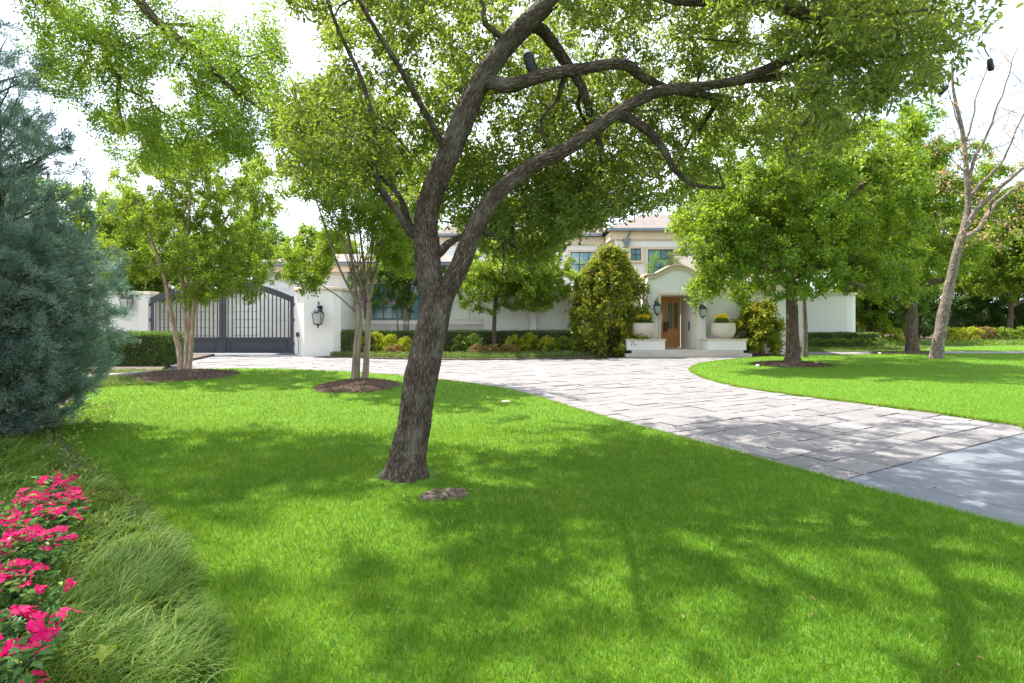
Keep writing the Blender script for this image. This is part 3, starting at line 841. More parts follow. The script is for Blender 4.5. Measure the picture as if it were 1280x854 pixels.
# shaggy rim where turf meets stone and bed
def rim(poly, n, rng, w=.05):
    q = np.array(poly); q2 = np.roll(q, -1, 0); L = np.linalg.norm(q2-q, axis=1); vis = (q[:, 1] > 1.5) & (q[:, 1] < 27) & (np.abs(q[:, 0]) < q[:, 1]*1.1+1)
    L = np.where(vis, L/np.maximum(q[:, 1], 2), 0); k = rng.choice(len(q), n, p=L/L.sum()); u = rng.random(n)[:, None]
    return q[k]*(1-u)+q2[k]*u + rng.normal(0, w, (n, 2))*.5
p = np.vstack([rim(LAWN1, 26000, rg), rim(LAWN2, 15000, rg)])
blades('grass', p, rg.uniform(.03, .075, len(p)), .004*(1+np.maximum(0, p[:, 1]-3)*.22), rg, M_GRASS, .5, z0=.01, seg2=False, lcn=np.clip(rg.normal(.65, .25, len(p)), 0, 1))
M_WOODDARK = mat_simple('weathered fence wood', (.06, .045, .035), .9, var=.3)
M_CORESTEM = mat_simple('dark hedge core and stem', (.05, .045, .022), .95, var=.5, scale=12, bumpd=.02)  # dark tone of the light-blocking hedge core, also used on stems
# ------------------------------------------------------------------ buildings
def lantern(label, x, y, z, s=1.0, side=0, group=None):
    """wall lantern: x,y,z = where the bracket meets the wall (facing -y); hangs and stands off by .28"""
    o = thing('wall_lantern', label, 'lantern', (x, y, z), group)
    b = MB(); b.box(x-.07*s, x+.07*s, y-.03, y-.002, z-.42*s, z-.02*s); b.build('backplate', M_BLACK, o, bevel=.006)
    cx, cy = x, y-.30*s
    arc = [(x, y-.02, z-.30*s), (x, y-.05*s, z-.05*s), (x, y-.14*s, z+.10*s), (x, y-.26*s, z+.12*s), (x, y-.32*s, z+.05*s), (cx, cy, z-.02*s)]
    b = MB(); b.tube(arc, .014*s, 6); b.tube([(cx, cy, z+.16*s), (cx+.03*s, cy, z+.10*s), (cx, cy, z-.04*s)], .01*s, 5); b.build('bracket', M_BLACK, o, smooth=True)
    b = MB(); b.lathe((cx, cy, z-.30*s), [(.19*s, 0), (.195*s, .02*s), (.15*s, .09*s), (.10*s, .15*s), (.045*s, .19*s), (.03*s, .24*s), (.045*s, .26*s), (.01*s, .29*s)], 20); b.build('cap', M_BLACK, o, smooth=True)
    t, q, zt, zb = .175*s, .115*s, z-.30*s, z-.72*s
    b = MB()
    for sx in (-1, 1):
        for sy in (-1, 1): b.tube([(cx+sx*t, cy+sy*t, zt), (cx+sx*q, cy+sy*q, zb)], .012*s, 4)
    for w_, zz in ((t, zt-.005), (q, zb)):
        for sx in (-1, 1): b.tube([(cx+sx*w_, cy-w_, zz), (cx+sx*w_, cy+w_, zz)], .012*s, 4); b.tube([(cx-w_, cy+sx*w_, zz), (cx+w_, cy+sx*w_, zz)], .012*s, 4)
    b.box(cx-q, cx+q, cy-q, cy+q, zb-.03*s, zb-.004); b.lathe((cx, cy, zb-.17*s), [(.008*s, 0), (.03*s, .04*s), (.02*s, .07*s), (.07*s, .135*s)], 12)
    b.build('cage', M_BLACK, o)
    b = MB(); t2, q2 = t*.93, q*.93
    b.add([(cx-q2, cy-q2, zb), (cx+q2, cy-q2, zb), (cx+q2, cy+q2, zb), (cx-q2, cy+q2, zb), (cx-t2, cy-t2, zt-.01), (cx+t2, cy-t2, zt-.01), (cx+t2, cy+t2, zt-.01), (cx-t2, cy+t2, zt-.01)],
          [(0, 3, 2, 1), (4, 5, 6, 7), (0, 1, 5, 4), (1, 2, 6, 5), (2, 3, 7, 6), (3, 0, 4, 7)])
    b.build('glass', M_LGLASS, o)
    return o

def window(parent, x0, x1, z0, z1, y, nx, nz, fr=.05, sur=None, glass=None, lab=None):
    """frame with bars, surround and glass, in a wall facing -y at y; stands 3 mm proud, glass set on the wall"""
    f = MB(); f.box(x0, x0+fr, y-.05, y-.003, z0, z1); f.box(x1-fr, x1, y-.05, y-.003, z0, z1); f.box(x0+fr, x1-fr, y-.05, y-.003, z0, z0+fr); f.box(x0+fr, x1-fr, y-.05, y-.003, z1-fr, z1)
    for i in range(1, nx): xx = x0+(x1-x0)*i/nx; f.box(xx-.016, xx+.016, y-.045, y-.022, z0+fr, z1-fr)
    for i in range(1, nz):
        zz = z0+(z1-z0)*i/nz
        for k in range(nx):
            a = x0+(x1-x0)*k/nx+(.017 if k else fr); b_ = x0+(x1-x0)*(k+1)/nx-(.017 if k < nx-1 else fr)
            f.box(a, b_, y-.045, y-.022, zz-.014, zz+.014)
    wo = f.build('window', M_FRAME, parent)
    g = MB(); g.box(x0+fr, x1-fr, y-.021, y-.004, z0+fr, z1-fr); g.build('pane', glass or M_GLASS, wo)
    if sur:
        s = MB(); w_ = sur
        s.box(x0-w_, x0-.002, y-.09, y-.003, z0-w_, z1+w_); s.box(x1+.002, x1+w_, y-.09, y-.003, z0-w_, z1+w_)
        s.box(x0-.002, x1+.002, y-.088, y-.003, z1+.002, z1+w_); s.box(x0-w_*1.2, x1+w_*1.2, y-.13, y-.091, z0-w_, z0-.01); s.box(x0-.002, x1+.002, y-.088, y-.003, z0-w_, z0-.002)
        s.build('surround', M_TRIM, wo)
    return wo

# gate
gy = 25.2
gt = thing('driveway_gate', 'dark grey arched double driveway gate with vertical bars, closed between two cream walls', 'gate', (-13.2, gy, 0))
gx0, gxm, gx1 = -16.48, -13.2, -9.98
def arch(x): u = (x-gxm)/(gx1-gxm); return 3.42 - .78*u*u
for (xa, xb, lab) in ((gx0, gxm-.02, 'left'), (gxm+.02, gx1, 'right')):
    f = MB(); st = .13; f.box(xa+st, xb-st, gy-.018, gy+.018, .801, .81)
    f.box(xa, xa+st, gy-.04, gy+.04, .09, arch(xa+st)-.02); f.box(xb-st, xb, gy-.04, gy+.04, .09, arch(xb-st)-.02)
    leaf = f.build('gate_leaf', M_GATE, gt)
    n = 14; pr = [(xa+(xb-xa)*i/n, arch(xa+(xb-xa)*i/n)) for i in range(n+1)]
    b = MB(); b.prism_y([(x, z-.28) for x, z in pr] + pr[::-1], gy-.055, gy+.055); b.build('top_rail', M_GATE, leaf)
    b = MB(); b.box(xa+st, xb-st, gy-.05, gy+.05, .72, .80); b.box(xa+st, xb-st, gy-.05, gy+.05, .09, .15); b.build('cross_rail', M_GATE, leaf)
    b = MB(); b.box(xa+st, xb-st, gy-.012, gy+.012, .15, .72)
    i_ = .16
    for (p_, q_, r2, s_) in ((xa+st+i_, xb-st-i_, .62, .65), (xa+st+i_, xb-st-i_, .22, .25), (xa+st+i_, xa+st+i_+.03, .25, .62), (xb-st-i_-.03, xb-st-i_, .25, .62)): b.box(p_, q_, gy-.035, gy-.013, r2, s_)
    b.build('lower_panel', M_GATE, leaf)
    nb = 16
    for i in range(nb):
        x = xa+st+(xb-xa-2*st)*(i+.5)/nb
        MB().box(x-.02, x+.02, gy-.02, gy+.02, .80, arch(x)-.25).build('bar', M_GATE, leaf)
    for z in (.5, 1.6, 2.3):
        xx = gx0-.05 if lab == 'left' else gx1+.05
        MB().tube([(xx, gy, z-.07), (xx, gy, z+.07)], .035, 8).build('hinge', M_GATE, leaf)

# gate pillar wall with chamfered end (right of gate)
o = thing('gate_pillar', 'cream gate pillar with stone cap at the right end of the arched gate', 'pillar', (-8.5, 24.6, 0))
fp = [(-9.16, 24.3), (-7.86, 24.3), (-7.62, 24.55), (-7.62, 26.9), (-9.9, 26.9), (-9.9, 25.16)]
MB().prism_z(fp, 0, 2.92).build('wall', M_CREAM, o)
cpt = Vector((-8.75, 25.6))
MB().prism_z([tuple(cpt+(Vector(p)-cpt)*1.06) for p in fp], 2.925, 3.06).build('cap', M_TRIM, o, bevel=.02)
b = MB(); b.box(-9.63, -9.55, 24.62, 24.72, .85, 1.05); b.build('keypad', M_BLACK, o)
b = MB(); b.tube([(-9.58, 24.66, .9), (-9.5, 24.58, .5), (-9.52, 24.6, .1), (-9.72, 24.72, .04)], .014, 6); b.build('cable', M_BLACK, o, smooth=True)
lantern('large black wall lantern on the cream gate pillar right of the driveway gate', -8.42, 24.3, 2.25, 1.15)

# wall left of gate
o = thing('garden_wall', 'cream garden wall running left from the driveway gate behind the clipped hedge', 'wall', (-19, 25.3, 0))
b = MB(); b.box(-34, -16.56, 25.3, 25.75, 0, 2.75); b.build('wall', M_CREAM, o)
b = MB(); b.box(-34.05, -16.50, 25.22, 25.83, 2.755, 2.9); b.build('cap', M_TRIM, o, bevel=.02)
b = MB(); b.box(-17.0, -16.55, 25.1, 25.29, 0, 2.74); b.build('pier', M_CREAM, o)
lantern('black wall lantern half hidden by leaves on the wall left of the gate', -17.45, 25.3, 2.9, 1.1)

# building seen through the gate
o = thing('garage_building', 'pale building with horizontal joints seen through the bars of the driveway gate', 'building', (-14, 38, 0))
MB().box(-30, -11.5, 38, 44, 0, 3.5).build('wall', M_BLOCK, o)
b = MB()
b.box(-30.4, -11.1, 37.6, 44.4, 3.502, 3.75); b.build('roof', M_ROOF, o)
for x in (-22.5, -17.4):
    d = MB(); d.box(x-1.7, x+1.7, 37.94, 37.997, 0, 2.7)
    do = d.build('garage_door', M_WHITE, o)
    e = MB()
    for z in (.54, 1.08, 1.62, 2.16): e.box(x-1.7, x+1.7, 37.925, 37.938, z-.012, z+.012)
    e.build('groove', M_GUTTER, do)
window(o, -26.5, -25.4, 1.3, 2.6, 38, 2, 3, sur=.12)
MB().box(-13.9, -12.9, 37.9, 37.997, .9, 2.5).build('shutter', M_GUTTER, o)

# stone wing with windows
o = thing('house_wing', 'single storey pale stone house wing with dark framed windows behind the long hedge', 'building', (-5, 27, 0))
MB().box(-7.6, -1.37, 27, 35, 0, 4.35).build('wall', M_BLOCK, o)
MB().box(-12.5, -7.61, 27.25, 35, 0, 4.35).build('wall', M_BLOCK, o)
b = MB(); b.box(-12.6, -1.3, 26.75, 26.9, 4.25, 4.40); b.build('gutter', M_GUTTER, o)
b = MB(); b.box(-12.55, -1.33, 26.905, 26.99, 3.95, 4.34); b.build('cornice', M_TRIM, o)
b = MB(); b.add([(-13, 26.7, 4.42), (-.9, 26.7, 4.42), (-.9, 35.4, 4.42), (-13, 35.4, 4.42), (-10, 31, 5.3), (-3.8, 31, 5.3)], [(0, 1, 5, 4), (1, 2, 5), (2, 3, 4, 5), (3, 0, 4), (0, 3, 2, 1)]); b.build('roof', M_ROOF, o)
window(o, -7.2, -5.35, 1.62, 3.35, 27, 4, 3)
window(o, -5.0, -3.2, 1.62, 3.35, 27, 4, 3)
b = MB(); b.box(-7.55, -1.42, 26.9, 26.997, 1.38, 1.55); b.build('sill', M_CREAM, o)
b = MB(); b.box(-7.55, -1.42, 26.93, 26.997, 0, 1.375); b.build('plinth', M_PLANTER, o)
b = MB(); b.tube([(-8.05, 27.1, 4.25), (-8.05, 27.12, 1.45), (-8.2, 27.1, 1.2), (-8.2, 27.1, .1)], .055, 8); b.tube([(-8.05, 27.12, 4.3), (-8.05, 27.12, 4.0)], .10, 8); b.build('downpipe', M_GUTTER, o, smooth=True)
b = MB()
for x in (-2.95, -2.0):
    b.box(x, x+.85, 26.955, 26.997, 1.62, 3.0)
b.build('panel', M_CREAM, o, bevel=.01)

# plain wall between wing and entry
o = thing('garden_wall', 'plain white garden wall with slanted buttress between stone wing and leafy magnolia', 'wall', (2.5, 26.6, 0))
MB().box(-1.36, 6.1, 26.6, 26.95, 0, 3.1).build('wall', M_WHITE, o)
b = MB(); b.box(-1.35, 6.1, 26.5, 27.05, 3.105, 3.25); b.build('cap', M_TRIM, o, bevel=.02)
for x in (1.0, 2.9):
    b = MB(); b.prism_x([(26.1, 0), (26.598, 0), (26.598, 2.9), (26.42, 2.9)], x-.14, x+.14); b.build('buttress', M_WHITE, o)

# two storey main house
o = thing('main_house', 'two storey white brick main house with hipped shingle roof behind the entry pavilion', 'building', (8, 33, 0))
MB().box(5.75, 16.5, 31, 41, 0, 6.1).build('wall', M_WHITE, o)
MB().box(-4.2, 5.745, 33, 41, 0, 6.1).build('wall', M_WHITE, o)
b = MB()
b.prism_y([(5.6, 6.1), (16.65, 6.1), (16.65, 6.55), (5.5, 6.55)], 30.87, 31.0)
b.box(5.52, 5.748, 31.0, 33.0, 6.1, 6.55)
b.box(-4.3, 5.5, 32.86, 32.998, 6.1, 6.55); b.box(-4.3, 16.7, 33.0, 41.1, 6.102, 6.55)
b.box(5.749, 16.6, 31.001, 32.99, 6.102, 6.55)
b.build('cornice', M_TRIM, o)
b = MB(); b.box(5.35, 16.85, 30.55, 30.72, 6.56, 6.70); b.box(-4.5, 5.34, 32.55, 32.72, 6.56, 6.70); b.build('gutter', M_GUTTER, o)
b = MB()
b.box(5.36, 16.84, 30.73, 30.99, 6.56, 6.60); b.build('soffit', M_TRIM, o)
b = MB(); b.add([(5.3, 30.6, 6.705), (16.9, 30.6, 6.705), (16.9, 36.8, 6.705), (5.3, 36.8, 6.705), (8.0, 33.9, 8.05), (14, 33.9, 8.05)], [(0, 1, 5, 4), (1, 2, 5), (2, 3, 4, 5), (3, 0, 4), (0, 3, 2, 1)]); b.build('roof', M_ROOF, o)
b = MB(); b.add([(-4.6, 32.6, 6.71), (6.4, 32.6, 6.71), (6.4, 41.4, 6.71), (-4.6, 41.4, 6.71), (-.6, 37, 9.6), (2.6, 37, 9.6)], [(0, 1, 5, 4), (1, 2, 5), (2, 3, 4, 5), (3, 0, 4), (0, 3, 2, 1)]); b.build('roof', M_ROOF, o)
window(o, 6.65, 7.22, 4.93, 5.60, 31, 2, 2, .035, sur=.12)
window(o, 7.62, 9.02, 4.05, 5.55, 31, 4, 3, .035, sur=.15)
window(o, 10.3, 11.7, 4.05, 5.55, 31, 4, 3, .035, sur=.15)
window(o, 3.5, 5.1, 4.2, 5.65, 33, 3, 2, .04, sur=.12)
window(o, .2, 1.8, 4.2, 5.65, 33, 3, 2, .04, sur=.12)
b = MB(); b.tube([(6.62, 30.65, 6.56), (6.5, 30.83, 6.3), (6.42, 30.93, 6.12)], .05, 6)
b.add([(6.2, 30.72, 6.12), (6.64, 30.72, 6.12), (6.64, 30.99, 6.12), (6.2, 30.99, 6.12), (6.34, 30.85, 5.68), (6.50, 30.85, 5.68), (6.50, 30.99, 5.68), (6.34, 30.99, 5.68)], [(0, 1, 2, 3), (7, 6, 5, 4), (0, 4, 5, 1), (1, 5, 6, 2), (2, 6, 7, 3), (3, 7, 4, 0)])
b.build('leader_head', M_GUTTER, o)

# entry pavilion
ey = 24.9
en = thing('entry_pavilion', 'white entry pavilion with curved stone parapet around the wooden front door', 'building', (7.43, ey, 0))
x0, x1, xc = 6.12, 8.75, 7.435; dx0, dx1, dz = 6.71, 8.19, 2.72
def par(x):
    u = abs(x-xc)/(xc-x0)
    if u > .84: return 3.70
    return 3.70 + .42*(.5+.5*math.cos(math.pi*min(1, u/.84)))**.75
xs = [x0+(x1-x0)*i/36 for i in range(37)]
top = [(x, par(x)-.24) for x in xs]
prof = [(x0, .28), (dx0, .28), (dx0, dz), (dx1, dz), (dx1, .28), (x1, .28)] + top[::-1]
MB().prism_y(prof, ey, ey+.35).build('front_wall', M_WHITE, en)
b = MB(); b.box(x0, x0+.3, ey+.351, 28.2, .02, 3.48); b.build('side_wall', M_WHITE, en); b = MB(); b.box(x1-.3, x1, ey+.351, 28.2, .02, 3.48); b.build('side_wall', M_WHITE, en)
b = MB(); b.prism_y([(x, par(x)-.237) for x in xs] + [(x, par(x)-.07) for x in xs[::-1]], ey-.07, ey+.40)
b.prism_y([(x, par(x)-.069) for x in [x0-.06]+xs+[x1+.06]] + [(x, par(x)) for x in ([x0-.06]+xs+[x1+.06])[::-1]], ey-.14, ey+.45)
b.box(x0-.07, x0+.33, ey+.46, 28.25, 3.485, 3.72); b.box(x1-.33, x1+.07, ey+.46, 28.25, 3.485, 3.72)
b.build('parapet_coping', M_TRIM, en)
b = MB(); b.box(x0+.31, x1-.31, ey+.46, 28.2, 3.3, 3.4); b.build('roof', M_ROOF, en)
b = MB()   # reveals, ceiling, back wall of the recess
b.box(dx0-.28, dx0, ey+.352, 26.8, .28, dz+.2); b.box(dx1, dx1+.28, ey+.352, 26.8, .28, dz+.2); b.box(dx0+.001, dx1-.001, ey+.352, 26.8, dz, dz+.2)
b.build('recess', M_CREAM, en)
b = MB(); fw = .10
b.box(dx0-fw, dx0-.002, ey-.05, ey-.003, .281, dz+fw); b.box(dx1+.002, dx1+fw, ey-.05, ey-.003, .281, dz+fw); b.box(dx0-.001, dx1+.001, ey-.05, ey-.003, dz+.002, dz+fw); b.build('door_surround', M_TRIM, en)
b = MB(); b.box(dx0, dx1, 26.86, 26.95, .28, dz); b.build('door_frame', M_WOOD, en)
for (a, c_) in ((dx0+.03, xc+.01), (xc+.02, dx1-.03)):
    d = MB(); zb, zt = .30, 2.58; fwid = .12
    d.box(a, a+fwid, 26.78, 26.85, zb, zt); d.box(c_-fwid, c_, 26.78, 26.85, zb, zt)
    d.box(a+fwid, c_-fwid, 26.78, 26.85, zt-.14, zt); d.box(a+fwid, c_-fwid, 26.78, 26.85, zb, zb+.18); d.box(a+fwid, c_-fwid, 26.78, 26.85, 1.06, 1.18)
    d.box(a+fwid, c_-fwid, 26.81, 26.84, zb+.18, 1.06)
    m_ = (a+c_)/2; d.box(m_-.035, m_+.035, 26.785, 26.85, 1.18, zt-.14)
    for k in range(1, 5): xx = a+fwid+(c_-a-2*fwid)*k/5; d.box(xx-.006, xx+.006, 26.80, 26.808, zb+.18, 1.06)
    do = d.build('door', M_WOOD, en, bevel=.004)
    for (p_, q_) in ((a+fwid, m_-.035), (m_+.035, c_-fwid)): MB().box(p_, q_, 26.815, 26.83, 1.18, zt-.14).build('pane', M_GLASSD, do)
    hx = c_-.06 if a < xc-.3 else a+.06
    h = MB(); h.box(hx-.035, hx+.035, 26.755, 26.778, 1.02, 1.50); h.tube([(hx, 26.75, 1.08), (hx, 26.68, 1.10), (hx, 26.68, 1.40), (hx, 26.75, 1.42)], .012, 6); h.build('handle', M_BLACK, do)
b = MB(); b.box(8.170, 8.188, 25.45, 25.57, 1.12, 1.52); b.build('intercom', M_BLACK, en)
b = MB(); b.box(x0-.30, x0-.002, ey+.6, ey+1.1, 2.75, 2.9); b.build('corbel', M_TRIM, en)
# steps
st = thing('entry_steps', 'two low stone steps leading up to the wooden front door', 'steps', (7.4, 23.9, 0))
b = MB(); b.box(4.9, 10.3, 23.66, 26.78, -.01, .14); b.build('step', M_PLANTER, st, bevel=.012)
b = MB(); b.box(5.2, 10.05, 23.95, 26.77, .142, .275); b.build('step', M_PLANTER, st, bevel=.012)
# lower wall and roof right of pavilion
o = thing('side_wing', 'low white wing with grey gutter just right of the entry pavilion', 'building', (10, 26, 0))
MB().box(8.76, 13.2, 25.5, 32, 0, 3.05).build('wall', M_WHITE, o)
b = MB(); b.box(8.9, 13.4, 25.28, 25.42, 3.22, 3.34); b.build('gutter', M_GUTTER, o)
b = MB(); b.box(8.77, 13.3, 25.3, 25.499, 2.85, 3.2); b.build('cornice', M_TRIM, o)
b = MB(); b.add([(8.76, 25.25, 3.36), (13.5, 25.25, 3.36), (13.5, 30.9, 5.4), (8.76, 30.9, 5.4), (8.76, 30.9, 3.36), (13.5, 30.9, 3.36)], [(0, 1, 2, 3), (1, 5, 2), (0, 3, 4), (0, 4, 5, 1), (2, 5, 4, 3)]); b.build('roof', M_ROOF, o)
lantern('black wall lantern left of the wooden front door', 6.48, ey, 2.48, .82)
lantern('black wall lantern right of the front door behind low leaves', 8.52, ey, 2.35, .82)
# far right wall with rounded end
o = thing('garden_wall', 'pale garden wall with rounded end behind the low hedge on the right', 'wall', (17.5, 33.2, 0))
fp = [(13.3, 33.0), (20.0, 33.0), (20.4, 33.1), (20.75, 33.35), (20.9, 33.8), (20.9, 36), (13.3, 36)]
MB().prism_z(fp, 0, 3.1).build('wall', M_WHITE, o)
MB().prism_z([(x+(.08 if x > 15 else 0), y-.08 if y < 34 else y) for x, y in fp], 3.105, 3.24).build('cap', M_TRIM, o)

# pedestals and bowl planters
for (px_, py_, lab, lab2) in ((5.82, 24.42, 'low white pedestal left of the front door under a stone bowl', 'round stone bowl planter with yellow flowers left of the door'),
                           (9.35, 24.42, 'low white pedestal right of the front door under a stone bowl', 'round stone bowl planter with yellow flowers right of the door')):
    o = thing('pedestal', lab, 'pedestal', (px_, py_, .28), 'pedestals beside the front door')
    MB().box(px_-.84, px_+.84, py_-.42, py_+.42, .282, .70).build('block', M_WHITE, o, bevel=.01)
    MB().box(px_-.89, px_+.89, py_-.46, py_+.45, .702, .76).build('coping', M_TRIM, o, bevel=.01)
    zz = .76
    o = thing('planter', lab2, 'planter', (px_, py_, zz), 'bowl planters beside the front door')
    b = MB(); b.lathe((px_, py_, zz+.002), [(.30, 0), (.33, .05), (.30, .07), (.42, .14), (.50, .28), (.515, .45), (.50, .60), (.485, .66), (.50, .68), (.48, .70), (.44, .70), (.43, .64)], 40); b.build('bowl', M_PLANTER, o, smooth=True)
    rng = np.random.default_rng(int(px_*10))
    n = 900; a = rng.uniform(0, 6.283, n); q = np.sqrt(rng.random(n))
    hgt = rng.random(n)
    wd = np.where(hgt < .12, .47, .30)
    B = np.stack([px_-.06*(px_ > 7)+wd*q*np.cos(a), py_+wd*q*np.sin(a), zz+.68+hgt*.30*(1-.4*q)], 1)
    N = unit(rng.normal(0, 1, (n, 3))+[0, -.3, 1]); T = unit(rng.normal(0, 1, (n, 3))+[0, 0, .5])
    v, f, c_, per = leaf_geo(B, T, N, rng.uniform(.05, .1, n), rng.uniform(.025, .045, n), True)
    link('foliage', np_mesh('foliage', v, f, c_, {'lc': ('FACE', 'FLOAT', rng.random(n))}), o, M_MYRLEAF)
    n = 420; a = rng.uniform(0, 6.283, n); q = np.sqrt(rng.random(n)); dome = np.sqrt(np.maximum(0, 1-q*q))
    B = np.stack([px_-.06*(px_ > 7)+.30*q*np.cos(a), py_+.30*q*np.sin(a), zz+.90+.17*dome+rng.normal(0, .02, n)], 1)
    v, f, c_, per = leaf_geo(B, unit(rng.normal(0, 1, (n, 3))), unit(rng.normal(0, .5, (n, 3))+[0, -.2, 1]), np.full(n, .06), np.full(n, .055), True)
    link('flowers', np_mesh('flowers', v, f, c_, {'lc': ('FACE', 'FLOAT', rng.random(n))}), o, M_YFLOWER)

# small fixtures on the ground
for i, (px, py, lab) in enumerate(((947, 458.5, 'small pale landscape light left of the big oak trunk on the mulch'), (1020, 455, 'small pale landscape light right of the big oak trunk'), (1099.5, 442.8, 'small pale landscape light on the drive edge left of the dark trunk'))):
    x, y = G(px, py, .06)
    o = thing('ground_light', lab, 'landscape light', (x, y, .04))
    MB().lathe((x, y, .03), [(.035, 0), (.04, .04), (.055, .05), (.06, .09), (.04, .10)], 14).build('housing', M_TAG, o, smooth=True)
    MB().tube([(x, y, .03), (x, y, -.05)], .012, 6).build('stake', M_BLACK, o)
x, y = G(1133, 442.5, .05)
o = thing('spot_light', 'small black uplight aimed at the dark trunk', 'landscape light', (x, y, .05))
MB().tube([(x, y, .02), (x, y, .22)], .02, 6).build('stake', M_BLACK, o); MB().tube([(x-.03, y, .2), (x+.02, y+.02, .34), (x+.06, y+.04, .46)], [.05, .07, .09], 10).build('lamp_head', M_BLACK, o)
x, y = G(632, 502, .04)
MBo = MB().lathe((x, y, .03), [(.10, 0), (.11, .012), (.09, .02), (.02, .021)], 20).build('valve_cover', M_PLANTER); tag(MBo, 'small round pale irrigation cover set in the lawn right of the trunk', 'irrigation cover')
# ------------------------------------------------------------------ the big leaning oak
def PL(pts): return [P(*p) for p in pts]
t = Tree(21); D0 = 5.5
bx, by = G(508, 600)
t.limb([(bx, by, -.05), P(513, 555, D0), P(525, 480, D0), P(538, 415, D0), P(549, 368, D0)], .172, .150, step=.08, root=True)
# trunk's two great limbs
t.limb(PL([(545, 395, D0), (540, 360, D0), (534, 322, D0), (533, 265, D0), (560, 195, D0), (590, 125, D0), (612, 85, D0), (650, 38, D0), (695, -5, D0-.05), (760, -60, 5.3), (850, -150, 5.2)]), .126, .080, step=.08, pw=1.3)
t.limb(PL([(543, 402, D0+.02), (556, 368, D0+.01), (574, 335, 5.45), (592, 290, 5.4), (622, 243, 5.4), (665, 208, 5.4), (706, 188, 5.4), (740, 165, 5.4), (785, 133, 5.4), (825, 114, 5.4), (880, 108, 5.4), (930, 100, 5.35), (975, 97, 5.3), (1012, 97, 5.3), (1030, 112, 5.3)]), .114, .030, step=.08, pw=.75)
t.limb(PL([(604, 100, D0), (635, 107, 5.35), (672, 96, 5.3), (728, 86, 5.3), (779, 80, 5.35), (803, 96, 5.45), (840, 112, 5.6), (900, 122, 5.9)]), .072, .035, step=.08)
t.limb(PL([(925, 101, 5.35), (968, 82, 5.2), (1007, 68, 5.1), (1063, 66, 5.0), (1127, 70, 4.9), (1190, 62, 4.8)]), .05, .014)
t.limb(PL([(775, 142, 5.4), (806, 160, 5.45), (829, 186, 5.5), (843, 212, 5.55), (862, 230, 5.6), (905, 236, 5.7)]), .058, .014, wob=.008)
t.limb(PL([(660, 30, D0), (680, 40, 5.8), (705, 75, 5.9), (728, 110, 5.95), (739, 150, 6.0), (754, 200, 6.1), (745, 255, 6.2), (775, 258, 6.3), (815, 242, 6.4)]), .075, .014, pw=.8)
t.limb(PL([(705, 97, 5.35), (697, 125, 5.5), (675, 150, 5.6), (681, 182, 5.7)]), .028, .012, wob=.01)
t.limb(PL([(728, 108, 5.95), (722, 130, 6.1), (735, 155, 6.2), (760, 165, 6.3)]), .028, .012, wob=.01)
t.limb(PL([(528, 300, D0), (512, 292, 5.45), (497, 265, 5.4), (474, 234, 5.4), (467, 205, 5.4), (466, 158, 5.4), (452, 100, 5.35), (424, 42, 5.3), (400, -30, 5.2)]), .042, .014, wob=.008)
t.limb(PL([(530, 300, D0), (513, 285, 5.65), (500, 245, 5.7), (476, 219, 5.75), (440, 180, 5.9)]), .045, .012, wob=.01)
t.limb(PL([(548, 318, D0), (568, 300, 5.8), (601, 290, 6.0), (632, 299, 6.2), (655, 317, 6.3)]), .045, .014, wob=.01)
t.limb(PL([(628, 298, 6.2), (630, 325, 6.25), (628, 345, 6.3)]), .02, .006, wob=.01)
t.limb(PL([(760, -60, 5.3), (800, -30, 5.1), (842, -4, 5.0), (920, -2, 4.9), (970, 2, 4.8), (1000, 16, 4.75), (1042, 26, 4.7), (1078, 0, 4.65), (1120, -30, 4.6)]), .075, .035, pw=.9)
t.limb(PL([(1045, 26, 4.7), (1085, 20, 4.6), (1160, 12, 4.5)]), .028, .01)
t.limb(PL([(1028, 110, 5.3), (1020, 135, 5.3), (1000, 160, 5.3), (982, 185, 5.3), (985, 205, 5.3), (1020, 212, 5.4)]), .026, .008, wob=.008)
t.limb(PL([(560, 195, D0), (520, 120, 5.0), (470, 40, 4.6), (420, -60, 4.3)]), .035, .012, wob=.01)
t.limb(PL([(700, -8, D0), (640, -120, 5.0), (520, -260, 4.5), (380, -420, 4.2)]), .08, .03, wob=.01)
t.limb(PL([(760, -60, 5.3), (780, -200, 5.8), (760, -330, 6.3), (700, -420, 6.8)]), .08, .03, wob=.01)
t.limb(PL([(850, -150, 5.2), (1000, -230, 5.8), (1130, -260, 6.4)]), .05, .015, wob=.02)
t.limb(PL([(850, -150, 5.2), (980, -260, 4.6), (1120, -360, 4.2)]), .03, .012, wob=.02)
t.limb(PL([(520, -260, 4.5), (300, -420, 3.6), (100, -600, 3.2)]), .05, .02, wob=.01)
t.limb(PL([(606, 30, D0), (600, -10, 5.6), (585, -80, 5.8), (540, -160, 6.4)]), .03, .015)
EDGE = [(330, 170), (350, 235), (400, 250), (440, 262), (480, 262), (520, 255), (560, 300), (600, 320), (640, 338), (690, 335), (720, 300), (760, 285), (800, 270), (840, 262), (880, 245), (920, 222), (960, 210), (1000, 222), (1030, 205), (1060, 175), (1100, 150), (1150, 125), (1195, 105), (1230, 60), (1260, 10)]
ex_, ey_ = zip(*EDGE)
def oak_ok(p):
    px, py = proj(p)
    if p[2] < 1.9: return False
    if py < -30: return not (p[1] < 1.2)
    if p[1] < 4.0: return False
    if 500 < px < 985 and p[1] < 5.62 and py > 20: return False
    if px < 345 or px > 1255: return False
    if px < 400 and 15 < py < 105: return False
    if px > 1180 and p[1] > 5.0: return False
    if 795 < px < 880 and py > 210 and p[1] < 4.9: return False
    return py < np.interp(px, ex_, ey_) - 6
rng = t.rng
cs = []; tw = []
